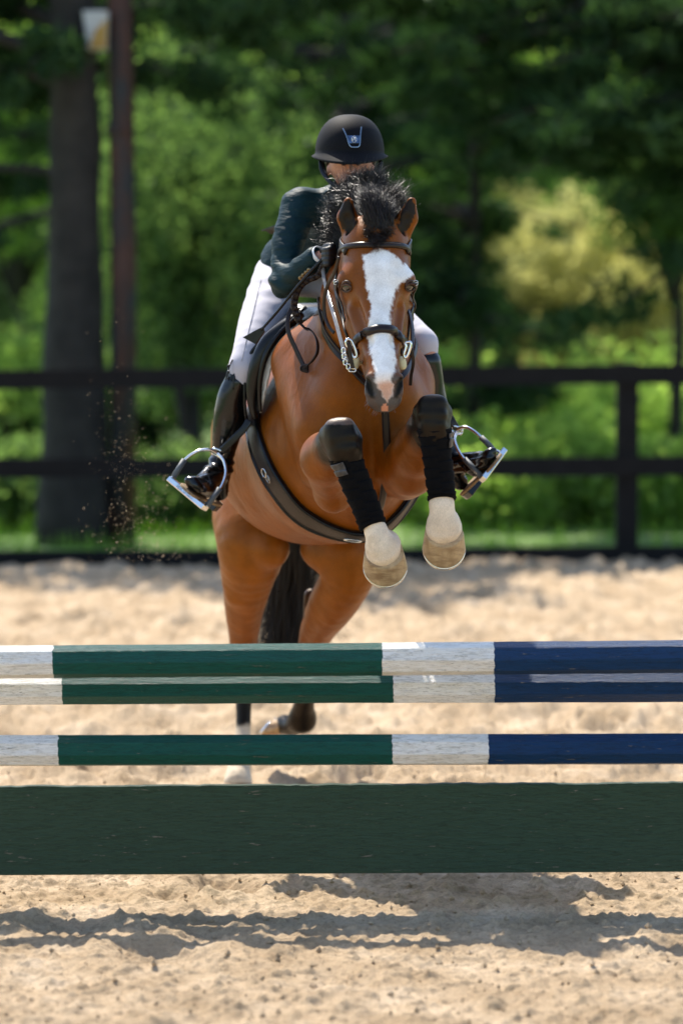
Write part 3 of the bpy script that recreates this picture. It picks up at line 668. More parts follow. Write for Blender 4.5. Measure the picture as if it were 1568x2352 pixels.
H.seg((934, 1060, .93, 64), (942, 1075, .82, 60), bl=.05)
H.seg((942, 1075, .84, 58), (958, 1035, .70, 55), bl=.04)
H.seg((958, 1035, .70, 55), (986, 965, .53, 42), bl=.03)
H.ball((930, 1105, .90, 42), bl=.04)
H.seg((994, 945, .475, 39), (996, 982, .465, 37), bl=.03)
H.seg((978, 928, .455, 18), (1008, 926, .45, 18), bl=.018); H.seg((974, 952, .44, 15), (1012, 953, .435, 15), bl=.012); H.seg((980, 974, .435, 13), (1010, 976, .43, 13), bl=.012); H.ball((965, 945, .49, 16), bl=.02); H.ball((1022, 948, .49, 16), bl=.02)
H.chain([(998, 998, .47, 31), (1003, 1035, .475, 25), (1013, 1125, .50, 24), (1014, 1158, .50, 27)], n=FWD, ka=1.1, bl=.02)
H.chain([(1014, 1158, .50, 27), (1016, 1180, .495, 29), (1018, 1212, .515, 42)], bl=.015); H.ball((1019, 1200, .55, 36), bl=.02)
# --- hind legs
H.chain([(592, 1000, 2.36, 108), (576, 1150, 2.22, 90), (579, 1245, 2.10, 82), (570, 1325, 2.17, 60), (561, 1400, 2.30, 45), (559, 1478, 2.44, 32),
         (559, 1540, 2.54, 33), (560, 1592, 2.53, 20), (559, 1680, 2.48, 18), (553, 1735, 2.43, 25), (549, 1768, 2.40, 27), (547, 1796, 2.37, 33)], bl=.03)
H.ball((622, 1262, 2.0, 43), bl=.04)
H.seg((566, 1500, 2.62, 15), (560, 1545, 2.62, 20), bl=.03)
H.chain([(742, 1000, 2.36, 108), (770, 1170, 2.18, 92), (795, 1255, 2.02, 80), (797, 1322, 2.02, 62), (764, 1386, 2.14, 55), (736, 1434, 2.28, 43),
         (717, 1482, 2.42, 33), (713, 1530, 2.48, 31), (706, 1580, 2.56, 20), (697, 1625, 2.64, 25), (694, 1652, 2.68, 31)], bl=.03)
H.chain([(694, 1652, 2.68, 31), (672, 1668, 2.74, 22), (655, 1664, 2.80, 24)], bl=.02)
H.ball((730, 1262, 2.0, 40), bl=.05)
H.seg((713, 1366, 2.36, 15), (712, 1440, 2.42, 17), bl=.02); H.seg((521, 1190, 2.14, 15), (541, 1370, 2.16, 9), bl=.05); H.seg((560, 1290, 2.03, 16), (571, 1400, 2.25, 9), bl=.04)
NBODY = len(H.p)
# --- head
HD = []
H.seg((861, 572, .735, 74), (863, 642, .70, 80), bl=.03)
H.seg((862, 560, .76, 66), (862, 610, .80, 70), bl=.04)
H.seg((864, 650, .68, 70), (870, 760, .56, 45), bl=.03)
H.seg((870, 760, .56, 45), (881, 868, .45, 35), bl=.02)
H.seg((860, 690, .73, 78), (862, 748, .69, 66), bl=.03)
H.seg((862, 745, .66, 66), (876, 835, .56, 44), bl=.03)
H.seg((822, 640, .66, 30), (798, 646, .655, 24), bl=.03)          # brow bones
H.seg((903, 640, .66, 30), (930, 646, .655, 24), bl=.03)
H.seg((806, 705, .80, 36), (822, 782, .71, 24), bl=.03)          # jowls
H.seg((914, 702, .80, 34), (908, 778, .71, 24), bl=.03)
H.seg((808, 712, .635, 9), (833, 790, .545, 7), bl=.02)          # facial crest
H.seg((918, 712, .635, 9), (911, 790, .545, 7), bl=.02)
H.seg((866, 820, .62, 34), (880, 890, .56, 34), bl=.03)          # under-jaw
H.seg((879, 862, .485, 38), (882, 898, .465, 38), bl=.02)         # muzzle
H.seg((851, 868, .43, 13), (850, 900, .425, 14), bl=.012)         # nostril rims
H.seg((914, 868, .43, 13), (913, 900, .425, 13), bl=.012)
H.seg((866, 916, .45, 25), (896, 916, .45, 25), bl=.02)
H.seg((872, 934, .455, 13), (890, 934, .455, 13), bl=.012)        # upper lip
H.seg((874, 930, .52, 17), (888, 930, .52, 17), bl=.02)           # chin
H.seg((843, 872, .425, 6), (854, 903, .406, 10), bl=.006, sub=True)   # nostrils
H.seg((920, 872, .425, 6), (910, 903, .406, 10), bl=.006, sub=True)
H.seg((818, 705, .590, 9), (846, 790, .49, 9), bl=.03, sub=True)            # hollows beside the nasal bone
H.seg((918, 705, .600, 8), (904, 790, .495, 8), bl=.03, sub=True)
H.ball((812, 612, .585, 12), bl=.03, sub=True); H.ball((922, 612, .60, 10), bl=.03, sub=True)   # above the eyes
H.seg((881, 905, .405, 2), (881, 940, .415, 2), bl=.01, sub=True)                       # groove of the lip
# ears: flattened cones hollowed from the front
for e in (((803, 544, .75, 16), (797, 500, .745, 24), (800, 464, .74, 12), (804, 534, .712, 10), (798, 501, .70, 22), (800, 466, .705, 9)),
          ((926, 544, .75, 16), (936, 500, .745, 24), (945, 464, .74, 12), (921, 534, .712, 10), (934, 501, .70, 21), (944, 466, .705, 9))):
    H.seg(e[0], e[1], n=(0, 1, 0), ka=.75, kb=.7, bl=.012); H.seg(e[1], e[2], n=(0, 1, 0), ka=.7, kb=.6, bl=.006)
    H.seg(e[3], e[4], bl=.004, sub=True); H.seg(e[4], e[5], bl=.004, sub=True)
HH = float(os.environ.get('HVOX', .005))
V, Q = H.mesh(HH, smooth=3)
print('horse verts', len(V), round(time.time() - T0, 1))

def seg_t(A, B, V):
    a, b = P(*A[:3]), P(*B[:3]); ba = b - a; t = ((V - a) @ ba) / (ba @ ba); d = np.linalg.norm(V - a - np.clip(t, 0, 1)[:, None] * ba, axis=1); return t, d
def uvof(V):
    c, s = math.cos(TILT), math.sin(TILT); d = V - np.array([0, -10, CAM_H]); f = d[:, 1] * c - d[:, 2] * s; up = d[:, 1] * s + d[:, 2] * c
    return 784 + FOC * d[:, 0] / f, 1176 - FOC * up / f
def inpoly(u, v, poly):
    r = np.zeros(len(u), bool); p = np.array(poly, float); q = np.roll(p, 1, 0)
    for (x1, y1), (x2, y2) in zip(p, q):
        if y1 == y2: continue
        c = ((y1 > v) != (y2 > v)) & (u < (x2 - x1) * (v - y1) / (y2 - y1) + x1); r ^= c
    return r
def sm(x, a, b): t = np.clip((x - a) / (b - a), 0, 1); return t * t * (3 - 2 * t)
BAY, DARK, BLACK, WHITE = np.array([.215, .058, .0035]), np.array([.125, .028, .002]), np.array([.004, .0038, .0042]), np.array([.72, .68, .62])
def paintc(C, c, wgt): return C * (1 - wgt[:, None]) + np.asarray(c) * wgt[:, None]
def horse_colors(V):
    u, v = uvof(V); y = V[:, 1]; C = np.tile(BAY, (len(V), 1)); nz = fbm(V * 22, 3, 3); n2 = fbm(V * 9, 3, 8)
    C *= (.88 + .24 * n2)[:, None]
    C = paintc(C, DARK, sm(V[:, 2] * 1.0 + .1 * n2, 1.75, 2.0) * .6)                       # darker head and crest
    C = paintc(C, np.array([.30, .105, .012]), sm(y, 1.6, 2.2) * .5 * (1 - sm(v, 1300, 1500)))  # lighter hindquarters
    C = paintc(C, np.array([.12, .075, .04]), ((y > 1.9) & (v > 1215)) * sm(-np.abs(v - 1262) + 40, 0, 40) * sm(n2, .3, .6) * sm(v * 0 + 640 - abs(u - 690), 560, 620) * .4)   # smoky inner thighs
    jag = (nz - .5) * .5
    # black points
    for A, B in (((768, 1060, .70), (784, 1008, .50)), ((958, 1035, .70), (990, 955, .50))):
        t, d = seg_t(A, B, V); C = paintc(C, BLACK, sm(t + jag * .6, .35, .75) * (d < .12) * (t > 0))
    for A, B in (((784, 1000, .475), (866, 1222, .50)), ((994, 940, .475), (1014, 1160, .50))):
        t, d = seg_t(A, B, V); C = paintc(C, BLACK, (d < .085) * (t > -.35) * (y < .62))
        wh = sm(t + jag * .08, .86, .90) * (d < .16) * (y < .62); C = paintc(C, np.array([.86, .70, .53]) , wh)
        C = paintc(C, [.5, .36, .22], wh * sm(nz, .55, .75) * .35)
    t, d = seg_t((559, 1478, 2.44), (559, 1680, 2.48), V); C = paintc(C, BLACK, sm(t + jag * .3, -.12, .25) * (y > 2.0) * (u < 620) * (v > 1420))
    wl = sm(v + jag * 75, 1655, 1676) * (y > 2.0) * (u < 625); C = paintc(C, [.68, .57, .42], wl)
    t, d = seg_t((736, 1440, 2.30), (713, 1530, 2.48), V); C = paintc(C, BLACK, sm(t + jag * .3, .1, .9) * (y > 2.1) * (u > 625) * (v > 1400))
    C = paintc(C, BLACK * 1.5, sm(726 - u + jag * 8, 0, 8) * (y > 2.2) * (u > 690) * (v > 1335) * (v < 1420) * .85)
    # face
    hd = (y < .80) & (v < 975) & (v > 440) & (u > 730) & (u < 990 - 45 * sm(v, 800, 850)); d0, _ = seg_t((861, 560, .735), (882, 940, .40), V)
    hd &= y < .84 - .26 * sm(v, 690, 850); C = paintc(C, BAY * .88, hd * 1.0)
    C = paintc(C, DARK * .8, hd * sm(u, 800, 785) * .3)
    ju = u + (fbm(V * 90, 3, 4) - .5) * 15; jv = v + (fbm(V * 80, 3, 6) - .5) * 14
    blaze = [(832, 588), (850, 580), (872, 572), (893, 577), (908, 590), (925, 603), (948, 614), (951, 628), (936, 640), (918, 654), (906, 672), (899, 700),
             (896, 730), (897, 760), (905, 790), (908, 830), (905, 856), (898, 868), (901, 884), (900, 900), (893, 915), (885, 926), (880, 905), (867, 890), (862, 872), (862, 858), (856, 840), (850, 810), (845, 780), (842, 762), (848, 735), (852, 700), (846, 680), (840, 650), (838, 620)]
    mz = hd * sm(v + (nz - .5) * 30, 838, 872)
    C = paintc(C, [.085, .08, .08], mz * (1 - .25 * sm(nz, .4, .7)))
    for pl in ([(839, 866), (847, 864), (854, 880), (858, 900), (861, 916), (851, 914), (843, 900), (839, 885)], [(926, 866), (918, 864), (911, 880), (907, 900), (904, 916), (914, 914), (921, 900), (926, 885)]):
        w3 = np.mean([inpoly(u + 2.2 * math.cos(k), v + 2.2 * math.sin(k), pl) for k in range(7)], 0); C = paintc(C, [.004, .0035, .0035], hd * w3 * (y < .6))                    # dark muzzle skin; nostril openings painted black for the shade inside
    wb = np.zeros(len(V))
    for k in range(13):
        a = k * 2.4; rr = 3.4 * math.sqrt(k / 12); wb += inpoly(ju + rr * math.cos(a), jv + rr * math.sin(a), blaze)
    wb = wb / 13 * hd * (y < .66)
    C = paintc(C, [.92, .89, .86], wb)
    C = paintc(C, [.62, .50, .47], wb * sm(v, 845, 870) * .4); C = paintc(C, [.60, .36, .27], wb * sm(v + (nz - .5) * 16, 872, 888))
    C = paintc(C, [.66, .30, .20], (inpoly(u, v, [(878, 928), (888, 926), (890, 944), (876, 945)]) & (y < .6)).astype(float))
    for cx, cy in ((789, 662), (946, 660)):                                                   # dark skin round the eyes
        C = paintc(C, [.022, .016, .014], hd * np.exp(-(((u - cx) / 15) ** 2 + ((v - cy) / 13) ** 2)) * .95 * (y < .75))
    for cx in (797, 938):                                                                    # dark inside the ears
        pass
    for e in (((804, 534, .712, 10), (798, 501, .70, 22), (800, 466, .705, 9)), ((921, 534, .712, 10), (934, 501, .70, 21), (944, 466, .705, 9))):
        for A, B in zip(e[:-1], e[1:]):
            t, d = seg_t(A, B, V); rr = px(A[3] + (B[3] - A[3]) * np.clip(t, 0, 1), .71); C = paintc(C, [.014, .009, .007], sm(rr + .0045 - d, 0, .003) * (y < .76) * (v < 545))
    for pl in ([(801, 457), (811, 475), (817, 500), (812, 520), (800, 536), (786, 526), (778, 505), (780, 480), (790, 462)], [(944, 455), (952, 470), (953, 490), (945, 514), (933, 532), (921, 524), (917, 505), (922, 485), (932, 465)]):
        C = paintc(C, [.012, .008, .007], (inpoly(u, v, pl) & (y < .775) & (vn[:, 1] < .35)).astype(float))
    return np.clip(C, 0, 1)
vn = vnormals(V, Q)
u_, v_ = uvof(V); bod = 1 - sm(-V[:, 1], -.86, -.74) * (v_ < 980); bod = np.where((v_ < 960) & (V[:, 1] < .86), .25, 1.)
q_ = V * [24, 24, 8]; rid = 1 - np.abs(noise(V * [30, 30, 11] + noise(V * 12, 5)[:, None] * 1.6, 2) - .5) * 2
V = V + vn * ((fbm(q_, 3, 1) - .5) * .0045 + (np.clip(rid, .9, 1) - .9) * .008 * (noise(V * 7, 9) > .45) - .0)[:, None] * bod[:, None]
vn = vnormals(V, Q)
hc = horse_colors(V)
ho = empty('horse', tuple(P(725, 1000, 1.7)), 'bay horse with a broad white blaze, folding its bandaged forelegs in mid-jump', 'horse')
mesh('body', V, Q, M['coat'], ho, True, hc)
del V, Q, vn

# eyes
M['eye'] = simple('dark_eye', (.012, .007, .005), .06, .2, 60, Coat_Weight=1.)
for cx, cy, s in ((794, 661, -1), (941, 660, 1)):
    sp_ = H.hit([(cx, cy)])[0]; nr_ = H.grad(sp_[None])[0]; R_ = .019; c = sp_ - nr_ * (R_ - .0055); mb = MB()
    th = np.linspace(0, math.pi, 17); ph = np.linspace(0, 2 * math.pi, 25)[:-1]
    V = np.array([[c[0] + R_ * math.sin(a) * math.cos(b), c[1] + R_ * math.sin(a) * math.sin(b), c[2] + R_ * math.cos(a)] for a in th for b in ph])
    F = [[i * 24 + j, i * 24 + (j + 1) % 24, (i + 1) * 24 + (j + 1) % 24, (i + 1) * 24 + j] for i in range(16) for j in range(24)]
    mb.add(V, F).obj('eye', M['eye'], ho)
    mb = MB()
    for arc, rr in (([(-14, 3), (-8, -5), (2, -8), (12, -4), (16, 2)], .0042), ([(-14, 3), (-6, 8), (4, 9), (12, 6), (16, 2)], .003), ([(-14, -4), (-5, -13), (6, -14), (15, -8)], .004)):
        p = H.hit([(cx + a * .8, cy + b) for a, b in arc], .0025); tube(mb, spline(p, 14), rr * np.sin(np.linspace(.25, 2.9, 14)) + .0006, 7)
    mb.obj('eyelid', simple('eyelid_skin', (.05, .017, .005), .5), ho)

# hooves and shoes: flaring horn walls, toe pointing down and forward
def hoof(cor, toe, ry, up, parent, tall=.078, flare=1.18, w=.056):
    """cor = centre of the coronet, toe = direction the hoof axis points, up = dorsal side"""
    z = np.array(toe, float); z /= np.linalg.norm(z); y = np.array(up, float); y -= z * (y @ z); y /= np.linalg.norm(y); x = np.cross(y, z)
    V = []; ns, nr = 44, 9
    for i in range(nr):
        t = i / (nr - 1); rr = w * (1 + (flare - 1) * t)
        for j in range(ns):
            a = 2 * math.pi * j / ns; cx, cy = math.cos(a), math.sin(a)
            dor = .5 + .5 * cy; L = tall * (.55 + .45 * dor) * t + .022 * (dor - .5)
            off = .45 * tall * t * 0.6
            V.append(cor + x * cx * rr * (1. if cy > 0 else .93) + y * (cy * rr * (1.0 if cy > 0 else .85) + off) + z * (L - .012 * (1 - t) * 0))
    F = [[i * ns + j, i * ns + (j + 1) % ns, (i + 1) * ns + (j + 1) % ns, (i + 1) * ns + j] for i in range(nr - 1) for j in range(ns)]
    F += [list(range((nr - 1) * ns, nr * ns)), list(range(ns))[::-1]]
    o = MB().add(V, F).obj('hoof', M['hoof'], parent)
    base = np.array(V[(nr - 1) * ns:]); c = base.mean(0); mb = MB()
    ang = [j for j in range(ns) if not (ns * .66 < j < ns * .84)]; st = int(ns * .84) + 1; ordr = [(st + k) % ns for k in range(ns - int(ns * .18))]
    p = np.array([c + (base[j] - c) * .88 + z * .003 for j in ordr]); ribbon(mb, p, np.tile(z, (len(p), 1)), .016, .009); mb.obj('horseshoe', M['steel'], o)
    return o
hoof(P(882, 1264, .515), (.07, .72, -.68), 0, (0.0, -1, -.9), ho, tall=.066, w=.061, flare=1.15)
hoof(P(1020, 1217, .515), (.0, .70, -.70), 0, (0, -1, -.9), ho, tall=.076, w=.0595, flare=1.14)
hoof(P(547, 1800, 2.37), (0, -.45, -1), 0, (-.1, -1, 0), ho, tall=.075, w=.052)
hoof(P(652, 1664, 2.80), (-.75, .35, .05), 0, (-.1, .2, -1), ho, tall=.085, w=.04)

# bandages spiralling from below the knee to the fetlock
def bandage(nodes, seed, patch):
    ps = np.array([[*P(a, b, c), px(r, c)] for a, b, c, r in nodes]); n = 150; q = spline(ps, n); p, r = q[:, :3], q[:, 3]; t = tang(p)
    ref = np.array([0, -1., 0]); V = []; seg = 56
    for i in range(n):
        f = ref - t[i] * (ref @ t[i]); f /= np.linalg.norm(f); s = np.cross(t[i], f); f_ = i / (n - 1)
        for j in range(seg):
            a = 2 * math.pi * j / seg; turn = f_ * 8.5 + .55 * j / seg + .25 * math.sin(a + seed); fr = turn % 1
            lip = .0052 * (1 - fr) ** .6 - .001 + .003 * (noise(np.array([[a * 2, turn * 2, seed]]), 3)[0] - .5)
            if f_ < .03 or f_ > .97: lip -= .004
            V.append(p[i] + (math.cos(a) * f + math.sin(a) * s) * (r[i] + lip) + t[i] * .014 * math.cos(a) * (f_ ** 4) * -1)
    V = np.array(V); I = np.arange(n * seg).reshape(n, seg); A = I[:-1]; B = I[1:]
    F = np.stack([A, np.roll(A, -1, 1), np.roll(B, -1, 1), B], -1).reshape(-1, 4)[:, ::-1]
    o = mesh('bandage', V, F, M['bandage'], ho)
    i0 = 14; g = []
    for i in range(i0, i0 + 26):
        g.append([V[i * seg + j % seg] + (V[i * seg + j % seg] - p[i]) * .06 for j in range(*patch)])
    g = np.array(g); g2 = g + (g - p[i0:i0 + 26][:, None]) * .06; Vv, Ff = grid_shell(g, g2)
    MB().add(Vv, Ff).obj('tape', simple('scuffed_tape', (.035, .035, .04), .4, .7, 60), o)
bandage([(790, 1040, .47, 40), (804, 1076, .475, 34), (824, 1125, .49, 33), (845, 1178, .50, 31), (858, 1212, .50, 30)], 1, (2, 11))
bandage([(996, 978, .467, 40), (1001, 1025, .475, 33), (1007, 1080, .49, 32), (1013, 1130, .50, 31), (1014, 1150, .50, 31)], 2, (42, 49))

# --- mane, forelock, tail
rg = np.random.default_rng(41)
def hairs(name, n, R, Mi, Tp, sr, sm_, st, rad, mat, parent, ycol=None, curl=.02, nseg=7, clump=14, seed=1):
    rg = np.random.default_rng(seed); t = rg.random(n)
    def at(L, s):
        p = spline(np.array([P(*q) for q in L]), 200); return p[(t * 199).astype(int)] + rg.normal(size=(n, 3)) * s
    r, m, e = at(R, sr), at(Mi, sm_), at(Tp, st)
    c = rg.integers(0, max(1, n // clump), n); first = np.unique(c, return_index=True)[1]; mp = np.zeros(c.max() + 1, int); mp[c[first]] = first
    k = rg.uniform(.0, .85, (n, 1)); tt = np.abs(t - t[mp[c]])[:, None] < .18; k = k * tt
    e = e * (1 - k) + (e[mp[c]] + rg.normal(size=(n, 3)) * .006) * k; m = m * (1 - k * .6) + m[mp[c]] * k * .6
    cp = rg.random((c.max() + 1, 3)) * 6.28; V, F = strands(r, m, e, rad * rg.uniform(.6, 1.2, n), nseg, curl, rg, cp[c] + rg.normal(0, .45, (n, 3))); return mesh(name, V, F, mat, parent)
CR = [(866, 535, .74), (858, 560, .84), (845, 610, .98), (815, 670, 1.14)]
nh = 1 if not DEV else 3
hairs('mane', 13000 // nh, [(868, 530, .76), (850, 545, .86), (820, 590, .98), (790, 640, 1.12)], [(868, 450, .80), (815, 465, .92), (775, 520, 1.0), (762, 605, 1.10)],
      [(875, 404, .82), (828, 412, .92), (783, 460, 1.0), (760, 585, 1.06)], .014, .016, .017, .0008, M['mane'], ho, seed=5, curl=.08, clump=70)
hairs('mane', 2600 // nh, [(860, 525, .76), (830, 550, .86), (800, 620, 1.0)], [(835, 450, .84), (775, 475, .95), (752, 590, 1.04)],
      [(812, 412, .88), (768, 470, .98), (752, 600, 1.04)], .012, .02, .022, .0007, M['mane'], ho, seed=15, curl=.12, clump=26)
hairs('mane', 1700 // nh, [(880, 535, .76), (895, 540, .80)], [(885, 470, .76), (910, 490, .84)], [(905, 425, .80), (925, 482, .84)], .014, .018, .018, .001, M['forelock'], ho, seed=6, curl=.09, clump=60)
hairs('forelock', 6000 // nh, [(843, 540, .70), (868, 547, .672), (898, 540, .70)], [(846, 505, .66), (860, 478, .645), (888, 492, .66)], [(860, 468, .71), (842, 448, .73), (902, 478, .73)], .008, .011, .018, .0008, M['forelock'], ho, seed=7, curl=.09, clump=110)
hairs('forelock', 1500 // nh, [(834, 538, .71), (865, 540, .69), (903, 538, .71)], [(836, 550, .65), (862, 545, .63), (900, 548, .65)], [(846, 520, .65), (866, 562, .622), (888, 515, .65)], .010, .010, .012, .001, M['forelock'], ho, seed=8, curl=.08, clump=30)
hairs('forelock', 160 // nh, [(850, 520, .72), (900, 530, .74)], [(880, 460, .74), (915, 475, .8)], [(895, 420, .76), (922, 455, .8)], .012, .02, .028, .0008, M['forelock'], ho, seed=18, curl=.15, clump=5)
hairs('tail', 2300 // nh, [(672, 1020, 2.74), (678, 1040, 2.74)], [(650, 1290, 2.82), (690, 1290, 2.85)], [(600, 1480, 2.80), (640, 1560, 2.85), (685, 1550, 2.85), (712, 1490, 2.82)], .018, .042, .05, .0013, M['tail'], ho, seed=9, curl=.03, nseg=9)
hairs('tail', 160 // nh, [(700, 1200, 2.8), (704, 1230, 2.8)], [(735, 1290, 2.85), (742, 1310, 2.85)], [(690, 1400, 2.85), (742, 1352, 2.85)], .012, .015, .02, .0007, M['tail'], ho, seed=10, curl=.05)
hairs('tail', 26, [(715, 1400, 2.8), (720, 1440, 2.8)], [(765, 1400, 2.9), (780, 1440, 2.9)], [(805, 1440, 2.95), (795, 1475, 2.95)], .012, .02, .03, .0006, M['tail'], ho, seed=12, curl=.05)
hairs('whiskers', 26, [(846, 908, .44), (860, 938, .46), (905, 935, .46)], [(838, 918, .42), (854, 948, .44), (912, 944, .44)], [(836, 922, .41), (851, 952, .43), (914, 947, .43)], .004, .004, .004, .0004, simple('whisker_hair', (.2, .19, .18), .4), ho, seed=11, curl=.01)

# ================================================================== THE RIDER
def field_mesh(F, name, mat, parent, h, smooth=3, disp=None):
    V, Q = F.mesh(h if not DEV else h * 1.4, smooth=smooth)
    if disp is not None: V = V + vnormals(V, Q) * disp(V)[:, None]
    return mesh(name, V, Q, mat, parent)
person = empty('person', tuple(P(690, 700, 1.45)), 'rider in dark teal jacket, white breeches and black helmet crouching over the horse\'s neck', 'person')
XW = (1, .0, 0)
# --- the body itself (one surface; clothes and helmet go over it)
S = Field()
S.seg((804, 350, 1.15, 50), (805, 372, 1.13, 48), n=UPZ, ka=1.1, bl=.03)
S.seg((805, 385, 1.09, 40), (806, 410, 1.07, 28), bl=.03); S.ball((806, 424, 1.055, 15), bl=.02)
S.seg((806, 370, 1.03, 5), (806, 394, 1.01, 7), bl=.012); S.ball((799, 396, 1.018, 4), bl=.008); S.ball((813, 396, 1.018, 4), bl=.008)
S.seg((797, 414, 1.03, 3.5), (815, 414, 1.03, 3.5), bl=.008)
S.seg((783, 364, 1.04, 7), (797, 363, 1.035, 5), bl=.01); S.seg((828, 364, 1.04, 7), (814, 363, 1.035, 5), bl=.01)
S.ball((789, 373, 1.025, 5), bl=.006, sub=True); S.ball((822, 373, 1.025, 5), bl=.006, sub=True)
for x, s in ((754, -1), (856, 1)): S.seg((x, 384, 1.13, 5), (x, 400, 1.12, 4), n=(0, 1, 0), ka=1.7, bl=.01)
S.seg((806, 415, 1.14, 28), (800, 455, 1.22, 30), bl=.03)
S.seg((795, 480, 1.26, 50), (700, 590, 1.58, 46), n=XW, ka=1.3, bl=.05)
S.seg((715, 478, 1.22, 26), (880, 482, 1.22, 26), bl=.04)
S.chain([(690, 474, 1.19, 27), (663, 560, 1.13, 24), (654, 645, 1.08, 22), (700, 612, 1.0, 17), (730, 592, .955, 13)], bl=.02)
S.chain([(888, 482, 1.19, 27), (905, 560, 1.14, 24), (900, 625, 1.08, 22), (880, 608, 1.0, 17), (862, 596, .955, 13)], bl=.02)
S.chain([(650, 625, 1.62, 46), (603, 730, 1.40, 40), (562, 838, 1.23, 25), (532, 905, 1.25, 24), (522, 985, 1.27, 24), (508, 1060, 1.29, 17)], bl=.03)
S.chain([(760, 640, 1.62, 46), (875, 718, 1.42, 38), (970, 790, 1.24, 24), (985, 880, 1.27, 24), (1005, 965, 1.29, 24), (1034, 1050, 1.30, 17)], bl=.03)
S.seg((508, 1070, 1.28, 14), (470, 1112, 1.16, 7), bl=.02); S.seg((1034, 1055, 1.29, 14), (1095, 1066, 1.16, 7), bl=.02)
def hand(F, c, s, y):
    """palm and five bent fingers closed round the reins; c = wrist side, s = +1/-1 towards the horse's crest"""
    F.seg((c[0], c[1], y + .02, 12), (c[0] + s * 20, c[1] - 4, y, 15), n=UPZ, ka=1.25, bl=.015)
    for k in range(4):
        v = c[1] - 20 + k * 11; L = (15, 17, 16, 12)[k]
        F.chain([(c[0] + s * 22, v, y - .02, 6.2), (c[0] + s * (24 + L * .5), v + 1, y - .05, 5.8), (c[0] + s * (16 + L * .3), v + 3, y - .075, 5.4), (c[0] + s * 10, v + 4, y - .06, 5)], bl=.004)
    F.chain([(c[0] + s * 8, c[1] - 14, y - .01, 7), (c[0] + s * 17, c[1] - 24, y - .04, 6.2), (c[0] + s * 27, c[1] - 26, y - .06, 5.4)], bl=.008)
hand(S, (733, 590), 1, .955); hand(S, (862, 594), -1, .955)
field_mesh(S, 'body', M['skin'], person, .0055)
for x in (789, 822):
    mb = MB(); c = P(x, 373, 1.036); th = np.linspace(0, math.pi, 9); ph = np.linspace(0, 2 * math.pi, 13)[:-1]
    V = np.array([[c[0] + .011 * math.sin(a) * math.cos(b), c[1] + .011 * math.sin(a) * math.sin(b), c[2] + .011 * math.cos(a)] for a in th for b in ph])
    mb.add(V, [[i * 12 + j, i * 12 + (j + 1) % 12, (i + 1) * 12 + (j + 1) % 12, (i + 1) * 12 + j] for i in range(8) for j in range(12)]).obj('eye', M['eye'], person)
G = Field(); hand(G, (733, 590), 1, .955)
for q in range(len(G.p)): a = list(G.p[q]); a[2] += .0022; a[3] += .0022; G.p[q] = tuple(a)
field_mesh(G, 'glove', M['glove'], person, .003, 2)
G = Field(); hand(G, (862, 594), -1, .955)
for q in range(len(G.p)): a = list(G.p[q]); a[2] += .0022; a[3] += .0022; G.p[q] = tuple(a)
field_mesh(G, 'glove', M['glove'], person, .003, 2)
# hair gathered in a net below the helmet
F_ = Field(); F_.seg((762, 372, 1.17, 14), (848, 372, 1.17, 14), bl=.03); F_.seg((780, 380, 1.23, 22), (828, 380, 1.23, 22), bl=.03); F_.seg((752, 372, 1.13, 7), (757, 392, 1.15, 5), bl=.01); F_.seg((857, 372, 1.13, 7), (852, 392, 1.15, 5), bl=.01)
field_mesh(F_, 'hair', M['tail'], person, .004)

# --- jacket
J = Field()
J.seg((797, 490, 1.27, 64), (735, 560, 1.46, 62), n=XW, ka=1.32, kb=1.15, bl=.06)
J.seg((735, 560, 1.46, 62), (668, 600, 1.62, 60), n=XW, ka=1.15, kb=1.05, bl=.06)
J.seg((652, 608, 1.60, 52), (640, 640, 1.57, 44), bl=.04)
J.seg((712, 474, 1.22, 38), (872, 482, 1.22, 38), bl=.05)
J.seg((768, 450, 1.20, 22), (838, 450, 1.20, 22), n=(0, 1, 0), ka=1.4, bl=.04)
J.chain([(686, 474, 1.19, 42), (662, 560, 1.13, 37), (655, 640, 1.08, 33)], bl=.04)
J.chain([(655, 652, 1.07, 35), (690, 622, 1.01, 30.5), (722, 594, .965, 25)], bl=.03)
J.chain([(888, 484, 1.19, 36), (898, 560, 1.14, 34), (896, 628, 1.08, 32)], bl=.03)
J.chain([(896, 632, 1.07, 34), (882, 612, 1.01, 29), (868, 598, .965, 24)], bl=.03)
J.seg((732, 587, .95, 17), (746, 576, .93, 15), bl=.004, sub=True); J.seg((858, 592, .95, 17), (848, 582, .93, 15), bl=.004, sub=True)
def folds(V):
    u, v = uvof(V); a, b = P(655, 648, 1.07), P(896, 630, 1.07); de = np.minimum(np.linalg.norm(V - a, axis=1), np.linalg.norm(V - b, axis=1))
    f = np.sin(((u - 640) * .55 - (v - 650) * .9) * .16 + noise(V * 14, 3) * 5) ; el = np.exp(-(de / .085) ** 2)
    g = fbm(V * [10, 10, 16] + noise(V * 6, 7)[:, None], 3, 4) - .5
    return f * .0042 * (el + .2) + g * .012
field_mesh(J, 'jacket', M['jacket'], person, .005, 3, folds)
